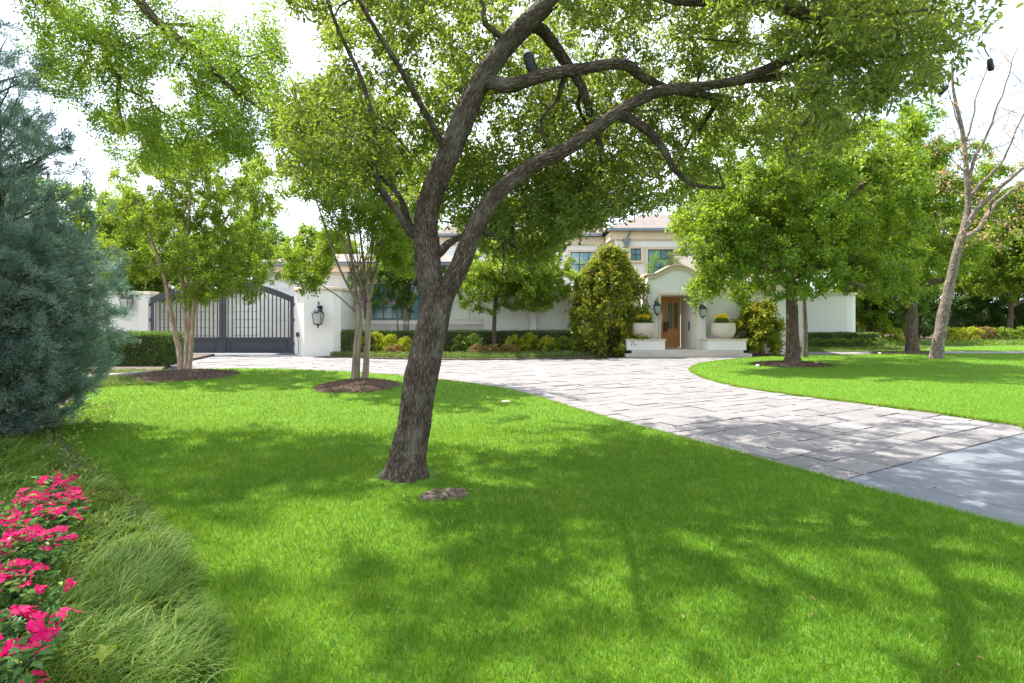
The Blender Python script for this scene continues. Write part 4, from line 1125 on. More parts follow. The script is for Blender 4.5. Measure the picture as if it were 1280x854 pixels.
def fill(n, per, rc, f):
    k = 0; tries = 0
    while k < n and tries < n*200:
        tries += 1
        p = np.array(f())
        if not oak_ok(p): continue
        cs.append(p); k += 1
        for x in p + rng.normal(0, 1, (per, 3))*np.array([rc, rc, rc*.6]):
            if oak_ok(x): tw.append(x)
# through the seen part of the crown, at real distances
fill(125, 11, .25, lambda: P(rng.uniform(350, 1240), rng.uniform(-30, 330), rng.uniform(4.6, 7.6)))
fill(50, 11, .25, lambda: P(rng.uniform(345, 600), rng.uniform(-30, 270), rng.uniform(4.8, 8.0)))
fill(58, 11, .24, lambda: P(rng.uniform(860, 1220), rng.uniform(-30, 215), rng.uniform(4.1, 6.0)))
fill(36, 14, .33, lambda: P(rng.uniform(560, 900), rng.uniform(120, 335), rng.uniform(5.6, 7.6)))
# upper dome of the crown, above the picture
def dome():
    d = rng.normal(0, 1, 3); d[2] = abs(d[2]); d /= np.linalg.norm(d)
    return np.array([1.1, 6.2, 4.9]) + d*np.array([5.4, 5.0, 2.9])*rng.uniform(.45, 1)
fill(34, 9, .22, dome)
fill(150, 4, .32, dome)  # sparse twigs added out of view to dapple the lawn
fill(60, 5, .30, lambda: (rng.uniform(0.2, 4.2), rng.uniform(7.5, 11.0), rng.uniform(5.4, 8.0)))  # clumps added overhead to throw shade on the drive
fill(50, 4, .32, lambda: (rng.uniform(-.8, 3.2), rng.uniform(4.2, 8.0), rng.uniform(5.2, 7.6)))  # clumps added overhead to shade the near right ground
fill(36, 11, .26, lambda: P(rng.uniform(500, 800), rng.uniform(60, 262), rng.uniform(7.6, 10.6)))
fill(30, 14, .26, lambda: P(rng.uniform(570, 770), rng.uniform(215, 335), rng.uniform(6.4, 8.2)))
fill(16, 14, .24, lambda: P(rng.uniform(690, 770), rng.uniform(225, 295), rng.uniform(6.2, 8.0)))
fill(10, 14, .24, lambda: P(rng.uniform(640, 720), rng.uniform(260, 330), rng.uniform(6.4, 8.0)))
t.grow(cs, .3, .05, lift=.05, base_z=2.3)
t.grow(tw, .16, .05, leafy=.75, lift=.0, base_z=2.3)
o = thing('oak_tree', 'large leaning oak with rough dark forked trunk rising from the front lawn', 'tree', (bx, by, 0))
t.wood('trunk', M_OAKBARK, o, rt=.0028, scale=.8, flare=.45, rough=1.0, kbig=72)
t.leaves('crown', M_OAKLEAF, o, 172000, .063, .025, up=.35, spread=.05, along=.6, clump=.4, lvar=.42)
oakroot = o
# black lights hung in the oak
def tree_light(label, p, tilt=(0, 0), s=1.0, wire=.3):
    p = Vector(p); o = thing('tree_light', label, 'landscape light', tuple(p))
    d = Vector((tilt[0], tilt[1], -1)).normalized()
    MB().tube([p, p+d*.05*s, p+d*.26*s, p+d*.28*s], [.05*s, .062*s, .066*s, .05*s], 16).build('housing', M_BLACK, o, smooth=True)
    MB().tube([p-d*.05*s, p-d*.005*s], [.03*s, .048*s], 12).build('cap', M_TAG, o, smooth=True)
    MB().tube([p-d*.04*s, p-d*wire*.5+Vector((-.03, 0, .02)), p-d*wire+Vector((-.06, 0, .06))], .006, 5).build('cable', M_BLACK, o)
    return o
tree_light('black cylindrical light hanging beneath the forked limbs of the leaning oak', P(659, 68, 5.35), (.35, 0), .85, .2)
tree_light('small dark light among leaves at the oak canopy edge beside the bare tree', P(1237, 74, 5.6), (.15, 0), .42, .12)
tree_light('small tilted dark light hanging below the canopy near the bare tree fork', P(1184, 108, 5.8), (-1.0, 0), .4, .12)

# weathered stump
rng = np.random.default_rng(3)
sx, sy = G(553, 627); V = []; Fl = []; A = []
NR, NA = 26, 72
for i in range(NR+1):
    u = i/NR
    for j in range(NA):
        a = 2*math.pi*j/NA; e = 1+.10*math.sin(2*a+.6)+.07*math.sin(3*a+2)+.03*math.sin(7*a)
        r = .225*u*e; x = math.cos(a)*r*1.0; y = math.sin(a)*r*.62
        h = .045*(1-u**5) + .028*math.exp(-((u-.72)/.16)**2)*(1+.6*math.sin(a*1+2)) - .05*math.exp(-(u/.4)**2)
        h += .014*mnoise.noise(Vector((x*16, y*60+x*20, 1))) + .006*mnoise.noise(Vector((x*60, y*110, 5)))
        V.append((sx+x, sy+y, .03+h*(u < .999)-.03*(u > .999))); A.append((y*1.3, u*.15, x*2))
for i in range(NR):
    for j in range(NA): Fl += [i*NA+j, (i+1)*NA+j, (i+1)*NA+(j+1) % NA, i*NA+(j+1) % NA]
me = np_mesh('tree_stump', V, Fl, 4, {'bark': ('POINT', 'FLOAT_VECTOR', A)}, smooth=True)
M_STUMP, nt, out = new_mat('weathered root wood')
fn = noise(nt, coords(nt, 'World', (5, 26, 8)), 3, 7, .68, 1.2)
principled(nt, out, ramp(nt, fn, [(.32, (.025, .017, .013)), (.5, (.16, .115, .085)), (.68, (.38, .31, .25))]), .95, 0, .15, bump(nt, fn, 1, .03))
tag(link('tree_stump', me, None, M_STUMP), 'low weathered brown stump sunk in the lawn in front of the oak', 'tree stump')

# ------------------------------------------------------------------ elm reaching in from the upper left
t = Tree(31)
tb = np.array([-9.6, 6.6, 0.])
t.limb([tb, tb+[.1, 0, 2.5], tb+[.35, .1, 5.0], tb+[.5, .2, 6.8]], .27, .17, step=.3, root=True)
t.limb([tb+[.45, .15, 6.2]] + PL([(-160, -120, 8.2), (-20, -80, 8.1), (48, -6, 8.0), (97, 41, 8.0), (140, 60, 8.1)]), .12, .03, pw=.8)
t.limb([tb+[.5, .2, 6.6]] + PL([(-60, -180, 8.0), (20, -60, 8.0), (62, 2, 8.0), (100, 30, 8.0), (128, 50, 8.0), (135, 82, 8.0), (149, 98, 8.0), (147, 126, 8.0), (156, 166, 8.0)]), .12, .016, pw=.8)
t.limb([tb+[.5, .2, 6.8]] + PL([(40, -230, 7.8), (120, -90, 7.6), (178, 6, 7.5), (216, 43, 7.5), (248, 66, 7.5), (278, 100, 7.5), (310, 125, 7.5), (342, 148, 7.5)]), .11, .012, pw=.8)
t.limb(PL([(216, 43, 7.5), (250, 62, 7.6), (286, 85, 7.7), (328, 112, 7.8)]), .025, .01)
t.limb(PL([(205, 30, 7.5), (250, 35, 7.7), (300, 70, 7.9), (345, 60, 8.1)]), .022, .008)
t.limb(PL([(112, 50, 8.0), (112, 72, 8.0), (92, 98, 8.1), (85, 118, 8.1)]), .03, .01, wob=.01)
t.limb(PL([(147, 108, 8.0), (172, 118, 8.0), (200, 138, 8.1), (235, 156, 8.2)]), .02, .007, wob=.01)
t.limb([tb+[.5, .2, 6.7], tb+[1.5, -1.5, 8.4], tb+[3.5, -2.4, 9.4], tb+[6, -3, 9.8]], .12, .04)
t.limb([tb+[.4, .2, 6.7], tb+[-1.0, 1.5, 8.4], tb+[-1.5, 3.0, 9.8]], .12, .04)
t.limb([tb+[.5, .2, 6.8], tb+[2.0, 1.5, 8.8], tb+[4.2, 3.0, 10.3]], .12, .04)
rng = t.rng; cs = []; tw = []
EEX, EEY = [20, 60, 100, 150, 200, 250, 300, 350, 365], [70, 120, 150, 205, 215, 225, 205, 190, 90]
def elm_ok(p):
    px, py = proj(p)
    if py < -30: return True
    if px < 25 or px > 358: return False
    if 185 < px < 245 and 95 < py < 135: return False
    if 215 < px < 262 and -30 < py < 20: return False
    return py < np.interp(px, EEX, EEY)
def fill2(n, per, rc, f):
    k = 0; tries = 0
    while k < n and tries < n*300:
        tries += 1; p = np.array(f())
        if not elm_ok(p): continue
        cs.append(p); k += 1
        for x in p + rng.normal(0, 1, (per, 3))*np.array([rc, rc, rc*.5]):
            if elm_ok(x): tw.append(x)
fill2(88, 11, .30, lambda: P(rng.uniform(30, 355), rng.uniform(-40, 225), rng.uniform(7.0, 9.2)))
def dome2():
    d = rng.normal(0, 1, 3); d[2] = abs(d[2]); d /= np.linalg.norm(d)
    return tb + [2.0, -.6, 7.2] + d*np.array([5.2, 4.6, 3.2])*rng.uniform(.4, 1)
fill2(24, 9, .30, dome2)
fill2(85, 4, .38, dome2)  # thin overhead twigs added to break the elm's shadow into dapples
t.grow(cs, .35, .06, lift=.05, base_z=5.0)
t.grow(tw, .2, .05, leafy=.8, lift=0, base_z=5.0)
o = thing('elm_tree', 'light green elm whose long branches hang into the sky above the juniper', 'tree', tuple(tb))
t.wood('trunk', M_BROWNBARK, o, rt=.003, scale=.8, flare=.3)
t.leaves('crown', M_ELMLEAF, o, 112000, .046, .025, quad=True, up=.4, spread=.07, clump=.4)

# ------------------------------------------------------------------ juniper, lower left
def juniper():
    rng = np.random.default_rng(41); t = Tree(41); rng = t.rng
    b = np.array([-7.05, 7.5, 0.]); H = 6.2
    t.limb([b, b+[.05, 0, 2], b+[0, .05, 4], b+[.02, 0, H-.4]], .13, .02, step=.2, root=True)
    def wdt(z): return np.interp(z, [0, .25, .5, 1.2, 1.8, 2.8, 3.8, 4.8, 6.2], [.70, .90, 1.08, 1.24, 1.40, 1.42, 1.02, .68, .1])
    tips = []
    for i in range(400):
        z = rng.uniform(.12, 1)**.9*H*rng.uniform(.2, 1) if i % 3 else rng.uniform(.1, 2.6)
        a = rng.uniform(0, 6.283); w_ = wdt(z)*rng.uniform(.62, 1.08)
        tips.append(b + [math.cos(a)*w_, math.sin(a)*w_, z])
    for tp in tips:
        s0 = b + [0, 0, max(.1, tp[2]-rng.uniform(.2, .7))]
        t.limb([s0, s0*.45+tp*.55+[0, 0, -.03], tp], .016, .004, step=.2, wob=.015)
    tw = []
    for tp in tips:
        for k in range(14):
            f_ = rng.uniform(.35, 1.05); c = np.array([b[0], b[1], tp[2]-.2*(1-f_)])
            q = c + (tp-c)*f_ + rng.normal(0, .17, 3); 
            if q[2] > .05: tw.append(q)
    t.grow(tw, .14, .03, leafy=1.0, lift=.1)
    o = thing('juniper', 'tall blue green juniper at the left edge of the lawn', 'evergreen tree', tuple(b))
    t.wood('trunk', M_BROWNBARK, o, rt=.003, scale=.5, flare=.2)
    pos = np.array(t.pos); sg = np.array(t.segs)
    n = 300000
    A, B = pos[sg[:, 0]], pos[sg[:, 1]]
    w_ = np.linalg.norm(B-A, axis=1); w_ /= w_.sum(); k = rng.choice(len(A), n, p=w_); u = rng.random(n)[:, None]
    base = A[k]*(1-u)+B[k]*u + rng.normal(0, .035, (n, 3))
    out = base - np.array([b[0], b[1], 0]); out[:, 2] = 0; out = unit(out)
    T = unit(unit(B[k]-A[k])*.7 + out*.5 + np.array([0, 0, .45]) + unit(rng.normal(0, 1, (n, 3)))*.65)
    N = unit(rng.normal(0, 1, (n, 3)))
    v, f, c_, per = leaf_geo(base, T, N, rng.uniform(.04, .095, n), rng.uniform(.006, .012, n), True, fold=.1, droop=0)
    tw_ = rng.random(len(A))[k]; lc = np.clip(.45*tw_+.55*rng.random(n), 0, 1)
    link('crown', np_mesh('crown', v, f, c_, {'lc': ('FACE', 'FLOAT', lc)}), o, M_JUNI)
juniper()

# ------------------------------------------------------------------ multi-stemmed trees on the left lawn
def GB(px, py): x, y = G(px, py); return (x, y, -.03)
D = 16.2; x, y = G(232, 468.2)
tr = [[(x-.09, y, -.03), P(222, 430, D), P(213, 385, D-.1), P(204, 345, D-.2), P(190, 300, D-.4), P(170, 250, D-.6)],
      [(x, y, -.03), P(233, 430, D), P(231, 385, D), P(228, 345, D), P(236, 270, D), P(238, 190, D)],
      [(x+.10, y-.05, -.03), P(240, 430, D-.05), P(242, 390, D-.1), P(245, 355, D), P(262, 310, D+.2), P(290, 260, D+.5)],
      [(x+.03, y+.08, -.03), P(236, 420, D+.2), P(238, 370, D+.3), P(228, 310, D+.7), P(215, 250, D+1.2)]]
LX, LY = [118, 140, 165, 190, 215, 245, 280, 320, 345, 360], [345, 372, 360, 375, 392, 385, 372, 400, 395, 300]
def ltc(p):
    px, py = proj(p)
    if px < 118 or px > 362: return False
    return py < np.interp(px, LX, LY) and not (300 < px and py < 130)
quick_tree('birch_like_tree' if False else 'multi_stem_tree', 'yellow green tree with several pale peeling stems in front of the gate', 'tree', (x, y), 7, tr,
           [(P(240, 248, D+.2), (3.0, 2.4, 3.3), .80), (P(280, 350, D-.2), (1.5, 1.3, .9), .15), (P(165, 330, D), (1.0, 1.2, .8), .1)], 140, 10, .25, 62000, .085, .045, M_PALEBARK, M_YELLEAF, 51, r0=.085, zmin=1.7, cond=ltc, basez=2.0, flare=.35)
D = 14.0; x, y = G(447, 478.5)
tr = []
for (dx, dy, mid) in ((-.10, 0, [(443, 430), (444, 400), (436, 370), (424, 335), (405, 280), (385, 220)]), (-.02, .06, [(447, 430), (450, 395), (446, 360), (436, 300), (425, 230), (420, 170)]),
                      (.08, -.02, [(455, 430), (458, 395), (456, 350), (450, 290), (446, 220), (448, 150)]), (.14, .04, [(460, 430), (461, 395), (468, 350), (480, 290), (490, 230), (500, 170)]), (.03, .1, [(452, 430), (459, 390), (462, 340), (466, 280), (470, 210)])):
    tr.append([(x+dx, y+dy, -.03)] + [P(a, b, D+dy*3+(i*.12 if dx > 0 else -i*.1)) for i, (a, b) in enumerate(mid)])
def more(t): pass
LX2, LY2 = [338, 350, 375, 400, 425, 450, 480, 510, 540], [300, 340, 372, 368, 300, 290, 330, 350, 330]
def mtc(p):
    px, py = proj(p)
    if px < 340 or px > 545: return False
    if px < 400 and 250 < py < 312 : return False
    return py < np.interp(px, LX2, LY2)
def myrt():
    global x, y
    t = Tree(52)
    s1 = [(x-.06, y, -.03), P(446, 440, D), P(448, 405, D), P(448, 380, D)]; s2 = [(x+.17, y+.03, -.03), P(459, 440, D+.05), P(460, 405, D+.05), P(461, 378, D+.05)]
    t.limb(s1, .105, .075, step=.1, wob=.006, root=True); t.limb(s2, .08, .06, step=.1, wob=.006, root=True)
    for i, tp in enumerate(tr): t.limb([s1[-1] if i in (0, 1, 4) else s2[-1]] + tp[4 if i != 4 else 3:], .036, .013, step=.2)
    rng = t.rng
    # many thin whips fanning up from the fork
    for i in range(24):
        p0 = P(rng.uniform(436, 466), rng.uniform(340, 385), D+rng.uniform(-.2, .3)); tx = rng.uniform(372, 535); d_ = D+rng.uniform(-1.6, 1.8)
        t.limb([p0, P((tx*.4+450*.6), 300, D*.5+d_*.5), P(tx, rng.uniform(160, 260), d_)], .013, .005, step=.25, wob=.012)
    t.limb([P(446, 392, D)] + [P(425, 372, D-.1), P(404, 358, D-.2), P(385, 345, D-.3), P(365, 332, D-.4)], .022, .008)
    cs, tw = ell_targets(rng, P(440, 215, D), (2.1, 2.0, 2.3), 88, 13, .33, cond=mtc)
    a, b = ell_targets(rng, P(382, 335, D-.3), (.9, .8, .5), 8, 14, .28, cond=mtc); cs += a; tw += b
    a, b = ell_targets(rng, P(490, 325, D+.6), (1.0, .9, .85), 18, 12, .28, cond=mtc); cs += a; tw += b
    a, b = ell_targets(rng, P(448, 300, D), (1.9, 1.5, 1.1), 18, 9, .28, cond=mtc); cs += a; tw += b
    a, b = ell_targets(rng, P(425, 325, D+.9), (.9, .7, .8), 10, 12, .28, cond=mtc); cs += a; tw += b
    t.grow(cs, .3, .05, base_z=2.2); t.grow(tw, .2, .05, leafy=.75, base_z=2.2)
    o = thing('crape_myrtle', 'slender many stemmed crape myrtle in a mulch ring left of the oak trunk', 'tree', (x, y, 0))
    t.wood('trunk', M_MYRTLE, o, rt=.0035, scale=.7, flare=.3)
    t.leaves('crown', M_YELLEAF, o, 80000, .072, .038, quad=True, up=.45, spread=.06)
myrt()
# pink flowering myrtle in the bed
x, y = G(505, 441); D = y
def pinkm():
    t = Tree(53)
    for dx, top in ((-.25, [(496, 395), (488, 360), (478, 330)]), (0, [(505, 395), (504, 355), (500, 310)]), (.2, [(511, 395), (517, 360), (527, 325)]), (.1, [(508, 395), (511, 360), (514, 300)])):
        t.limb([(x+dx, y, 0)] + [P(a, b, D) for a, b in top], .05, .018, step=.2, root=True)
    cs, tw = ell_targets(t.rng, P(497, 345, D), (2.4, 1.1, 1.9), 70, 12, .32, cond=lambda p: proj(p)[1] < 390 and proj(p)[0] > 436)
    t.grow(cs, .3, .05, base_z=1.8); t.grow(tw, .2, .05, leafy=.7, base_z=1.8)
    o = thing('crape_myrtle', 'crape myrtle with pink blossoms and tan stems in the golden bed behind the oak', 'tree', (x, y, .05))
    t.wood('trunk', M_MYRTLE, o, rt=.005, scale=.8, flare=.2); t.leaves('crown', M_MYRLEAF, o, 34000, .10, .055, quad=True)
    tp = np.array([q for q in tw if 335 < proj(q)[1]])
    rng = t.rng; tp = tp[[360 < proj(q)[1] < 396 for q in tp]]; n = 1500; k = rng.integers(0, min(30, len(tp)), n); B = tp[k] + rng.normal(0, .06, (n, 3)) + [0, -.45, -.1]
    v, f, c_, per = leaf_geo(B, unit(rng.normal(0, 1, (n, 3))), unit(rng.normal(0, 1, (n, 3))), np.full(n, .045), np.full(n, .04), True)
    link('blossoms', np_mesh('blossoms', v, f, c_, {'lc': ('FACE', 'FLOAT', rng.random(n))}), o, M_PALEPINK)
pinkm()
# small tree in front of the long hedge
D = 25.2; x, y = (618-640)/F*D, D
def c_small(p):
    px, py = proj(p); return py < np.interp(px, [550, 590, 620, 650, 680, 705, 730], [375, 388, 392, 388, 392, 378, 350])
quick_tree('young_oak', 'young bright green oak with straight trunk standing in front of the long hedge', 'tree', (x, y, .05), 5, [[(x, y, 0), P(618, 400, D), P(620, 370, D), P(630, 330, D), P(640, 300, D)]],
           [(P(646, 347, D), (3.3, 1.9, 1.9), 1)], 88, 14, .33, 44000, .11, .06, M_BROWNBARK, M_RIGHTLEAF, 54, r0=.11, cond=c_small, basez=2.2, bias=.12)
# magnolias
x, y = (762-640)/F*25.0, 25.0
shrub('magnolia', 'tall dense magnolia with bronze tipped glossy leaves left of the entry', (x, y, .05), (1.86, 1.3, 2.35), 19000, M_MAG, M_TWIG, 61, L=.17, W=.075, cat='magnolia tree', nst=5, quad=False, lumps=62, shell=2.2,
      shape=lambda u: np.interp(u, [0, .12, .35, .6, .8, 1], [.88, 1.0, 1.0, .88, .66, .25]), spike=.3)
x, y = (948-640)/F*25.0, 24.9
shrub('magnolia', 'lower magnolia with yellowish glossy leaves right of the entry pedestal', (x, y, .03), (1.25, .9, 1.15), 6500, M_MAG, M_TWIG, 62, L=.16, W=.07, cat='magnolia tree', nst=5, quad=False, lumps=26, shell=2.2, bias=.1,
      shape=lambda u: np.interp(u, [0, .2, .6, 1], [.8, 1.0, .9, .4]), spike=.3)
# shrub seen over the parapet
shrub('shrub', 'feathery green shrub rising behind the curved parapet of the entry', (8.0, 29.3, 0), (1.0, .7, 2.55), 8000, M_MYRLEAF, M_TWIG, 63, L=.10, W=.02, cat='shrub', lumps=24, bias=.1, shape=lambda u: np.interp(u, [0, .6, .9, 1], [.7, .9, 1.0, .5]))

# ------------------------------------------------------------------ trees on the right island
x, y = G(990, 457)
D = y
def rt(p):
    px, py = proj(p)
    if px > 1162 or px < np.interp(py, [150, 250, 300, 330, 350, 362, 380, 395], [860, 832, 842, 868, 872, 858, 852, 860]): return False
    return py < np.interp(px, [820, 845, 865, 880, 905, 925, 950, 985, 1010, 1060, 1110, 1160, 1200], [320, 345, 385, 388, 362, 385, 392, 385, 372, 372, 385, 380, 360])
D = y
quick_tree('oak_tree', 'broad bright green oak with dark straight trunk in the mulch ring of the right lawn', 'tree', (x, y), 9,
           [[(x, y, -.03), P(991, 430, D), P(990, 390, D), P(988, 340, D), P(990, 270, D), P(985, 200, D), P(990, 150, D)], [P(989, 360, D), P(960, 330, D-.8), P(920, 318, D-1.6), P(880, 325, D-2.2)], [P(989, 345, D), P(1030, 330, D-.4), P(1080, 330, D-.6), P(1130, 335, D-.5)],
            [P(988, 320, D), P(970, 280, D+.8), P(930, 240, D+1)], [P(989, 300, D), P(1030, 270, D+.4), P(1080, 230, D+.6)]],
           [(P(1005, 265, D), (5.1, 3.8, 4.0), .85), (P(880, 345, D-2.2), (1.0, .9, .7), .07), (P(905, 300, D-1.5), (1.6, 1.4, 1.1), .08)], 185, 13, .40, 100000, .125, .07, M_BROWNBARK, M_RIGHTLEAF, 71, r0=.25, cond=rt, basez=2.0, flare=.35, clump=.45, bias=.06, spread=.09)
x, y = G(1006, 448)
quick_tree('young_oak', 'thin grey trunked tree just right of the broad oak trunk', 'tree', (x, y), 7, [[(x, y, -.02), P(1006, 400, y), P(1005, 350, y), P(1010, 280, y)]],
           [(P(1015, 290, y), (2.2, 2.0, 2.0), 1)], 24, 12, .5, 12000, .12, .07, M_GREYBARK, M_RIGHTLEAF, 72, r0=.12, basez=3.0, flare=.15)
x, y = G(1141, 442.5); D = y
quick_tree('oak_tree', 'dark trunked oak between the broad oak and the leaning bare tree', 'tree', (x, y), 9,
           [[(x, y, -.02), P(1140, 420, D), P(1140, 380, D), P(1142, 340, D), P(1138, 270, D), P(1135, 210, D)], [P(1141, 375, D), P(1160, 355, D-.5), P(1180, 350, D-1)], [P(1140, 385, D), P(1110, 365, D-.8), P(1080, 360, D-1.5), P(1050, 345, D-2)]],
           [(P(1120, 255, D+1.2), (4.9, 3.6, 4.2), 1)], 120, 13, .48, 68000, .15, .085, M_BROWNBARK, M_RIGHTLEAF, 73, r0=.27, cond=lambda p: proj(p)[1] < 385 and (proj(p)[0] < 1160 or p[1] > 25.2), basez=2.2, flare=.3, bias=.1, spread=.1)
# leaning, half bare tree
x, y = G(1170, 449.5); D = y
def bare():
    t = Tree(74)
    t.limb([(x, y, -.03), P(1176, 410, D), P(1186, 360, D), P(1196, 315, D), P(1206, 282, D), P(1210, 258, D), P(1208, 215, D), P(1203, 165, D), P(1192, 115, D), P(1190, 80, D)], .245, .038, step=.15, root=True, pw=.75)
    br = [([(1206, 285), (1222, 262), (1238, 245), (1262, 225), (1290, 200)], .12, .05), ([(1200, 300), (1218, 290), (1240, 262), (1262, 240), (1300, 225)], .11, .05),
          ([(1209, 230), (1220, 195), (1235, 165), (1250, 125), (1272, 60)], .07, .015), ([(1206, 190), (1214, 150), (1225, 110), (1240, 60)], .05, .012),
          ([(1209, 250), (1228, 228), (1250, 205), (1270, 165), (1290, 120)], .07, .02), ([(1202, 320), (1192, 300), (1180, 285), (1172, 265)], .03, .01),
          ([(1200, 160), (1190, 130), (1178, 90)], .03, .01), ([(1240, 250), (1260, 235), (1285, 225)], .03, .01), ([(1206, 215), (1185, 195), (1160, 185), (1130, 182)], .025, .008),
          ([(1232, 170), (1245, 150), (1265, 140), (1290, 128)], .025, .008), ([(1215, 205), (1232, 190), (1262, 178), (1290, 150)], .03, .01)]
    rng = t.rng
    for pts, a, b in br:
        dd = rng.uniform(-1.2, 1.2); t.limb([P(p_[0], p_[1], D+dd*i/len(pts)) for i, p_ in enumerate(pts)], a, b, step=.15, wob=.03)
    tg = []
    for i in range(150): tg.append(P(rng.uniform(1165, 1330), rng.uniform(60, 300), D+rng.uniform(-1.8, 1.8)))
    t.grow(tg, .3, .07, leafy=.5, lift=.25, base_z=6)
    tg2 = [P(rng.uniform(1185, 1300), 150+rng.random()*170, D+rng.uniform(-1.2, 1.2)) for i in range(60)]
    t.grow(tg2, .25, .07, leafy=.5, lift=.2, base_z=5)
    o = thing('bare_tree', 'leaning pale trunked tree with mostly bare branches and sparse orange leaves', 'tree', (x, y, 0))
    t.wood('trunk', M_GREYBARK, o, rt=.011, scale=.8, flare=.25, rough=.8, kbig=24)
    t.leaves('crown', M_ORANGE, o, 1300, .12, .05, quad=True, spread=.10)
bare()

# ------------------------------------------------------------------ trees behind
def bgtree(px, D, zt, rx, leaf, seed, label, zc=None, n=22000, name='background_tree', L=.2, bark=None, z0=2.2, r0=.2, rz=None):
    x = (px-640)/F*D; rz = rz or (zt-z0)/2; c = (x, D, zt-rz)
    return quick_tree(name, label, 'tree', (x, D), zt, [[(x, D, -.05), (x+.1, D, z0+.3), (x-.05, D, zt-rz), (x, D, zt-.8)], [(x, D, z0), (x+rx*.3, D-.3, z0+1.2), (x+rx*.6, D-.4, zt-rz)]],
                      [(c, (rx, rx*.8, rz), 1)], 70, 13, rx*.13, int(n*1.3), L, L*.55, bark or M_BROWNBARK, leaf, seed, r0=r0, basez=z0*.6, shell=2.6, flare=.2, spread=.12)
grp = 'trees beyond the house'
bgtree(60, 33, 11.2, 3.8, M_YELLEAF, 81, 'yellow green tree rising behind the left garden wall near the juniper')
bgtree(175, 34, 9.2, 3.6, M_RIGHTLEAF, 82, 'dark bushy tree behind the wall left of the gate')
bgtree(318, 42, 9.6, 4.0, M_MYRLEAF, 83, 'bushy tree rising beyond the pale garage roof behind the gate')
bgtree(405, 41, 8.3, 3.0, M_YELLEAF, 95, 'light green tree crown behind the stone wing left of the crape myrtle')
bgtree(-60, 30, 9.0, 3.4, M_RIGHTLEAF, 84, 'green tree mostly hidden behind the juniper at the left')
bgtree(515, 45, 11.0, 3.4, M_MYRLEAF, 85, 'tree crown behind the stone wing seen past the oak trunk')
bgtree(900, 46, 14.0, 5.5, M_RIGHTLEAF, 86, 'tall tree behind the side wing seen above the entry')
bgtree(1010, 48, 15.5, 6.5, M_RIGHTLEAF, 87, 'tall tree beyond the pale rounded wall', L=.24)
bgtree(1085, 36.5, 7.0, 2.6, M_RIGHTLEAF, 88, 'small bright tree beside the rounded end of the pale wall', z0=.9)
bgtree(1120, 37.5, 6.5, 2.2, M_MYRLEAF, 89, 'slim leafy tree between the small bright tree and dark trunk', z0=1.2)
bgtree(1180, 52, 15.5, 6.5, M_YELLEAF, 90, 'wide green tree far behind the leaning bare tree', L=.24, z0=2.4)
bgtree(1262, 44, 12.5, 5.6, M_YELLEAF, 91, 'sunlit yellow green tree right of the leaning bare trunk', L=.22, z0=2.6, n=56000)
bgtree(1350, 46, 12.5, 5.2, M_YELLEAF, 92, 'green tree at the far right edge beyond the second lawn', L=.22, z0=2.8)
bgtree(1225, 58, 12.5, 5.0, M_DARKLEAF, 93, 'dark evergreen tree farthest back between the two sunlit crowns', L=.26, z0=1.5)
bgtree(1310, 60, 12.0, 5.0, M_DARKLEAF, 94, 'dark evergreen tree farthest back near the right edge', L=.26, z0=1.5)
# dark understorey with stems, far right
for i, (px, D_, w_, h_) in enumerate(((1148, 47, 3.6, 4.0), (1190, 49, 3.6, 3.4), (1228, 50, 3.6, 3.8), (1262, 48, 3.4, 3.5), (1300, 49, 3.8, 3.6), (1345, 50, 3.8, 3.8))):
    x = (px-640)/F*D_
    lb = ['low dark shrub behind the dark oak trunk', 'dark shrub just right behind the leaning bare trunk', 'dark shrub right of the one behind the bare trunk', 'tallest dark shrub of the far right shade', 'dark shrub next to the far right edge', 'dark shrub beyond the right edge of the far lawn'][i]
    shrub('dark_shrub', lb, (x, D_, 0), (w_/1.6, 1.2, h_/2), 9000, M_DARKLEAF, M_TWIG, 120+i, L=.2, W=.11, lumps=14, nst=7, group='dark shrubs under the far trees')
# fence at far right
o = thing('fence', 'dark boarded fence behind the shaded shrubs beyond the far lawn', 'fence', (45, 62, 0))
b = MB()
for i in range(150): b.box(22+i*.36, 22+i*.36+.33, 62, 62.03, .05, 2.4)
b.build('boards', M_BROWNFENCE if 'M_BROWNFENCE' in globals() else M_WOODDARK, o)
b = MB(); b.box(22, 76, 62.031, 62.08, .5, .6); b.box(22, 76, 62.031, 62.08, 2.0, 2.1); b.build('rails', M_WOODDARK, o)
for i in range(18): MB().box(22+i*3.1, 22.12+i*3.1, 62.085, 62.2, 0, 2.45).build('post', M_WOODDARK, o)

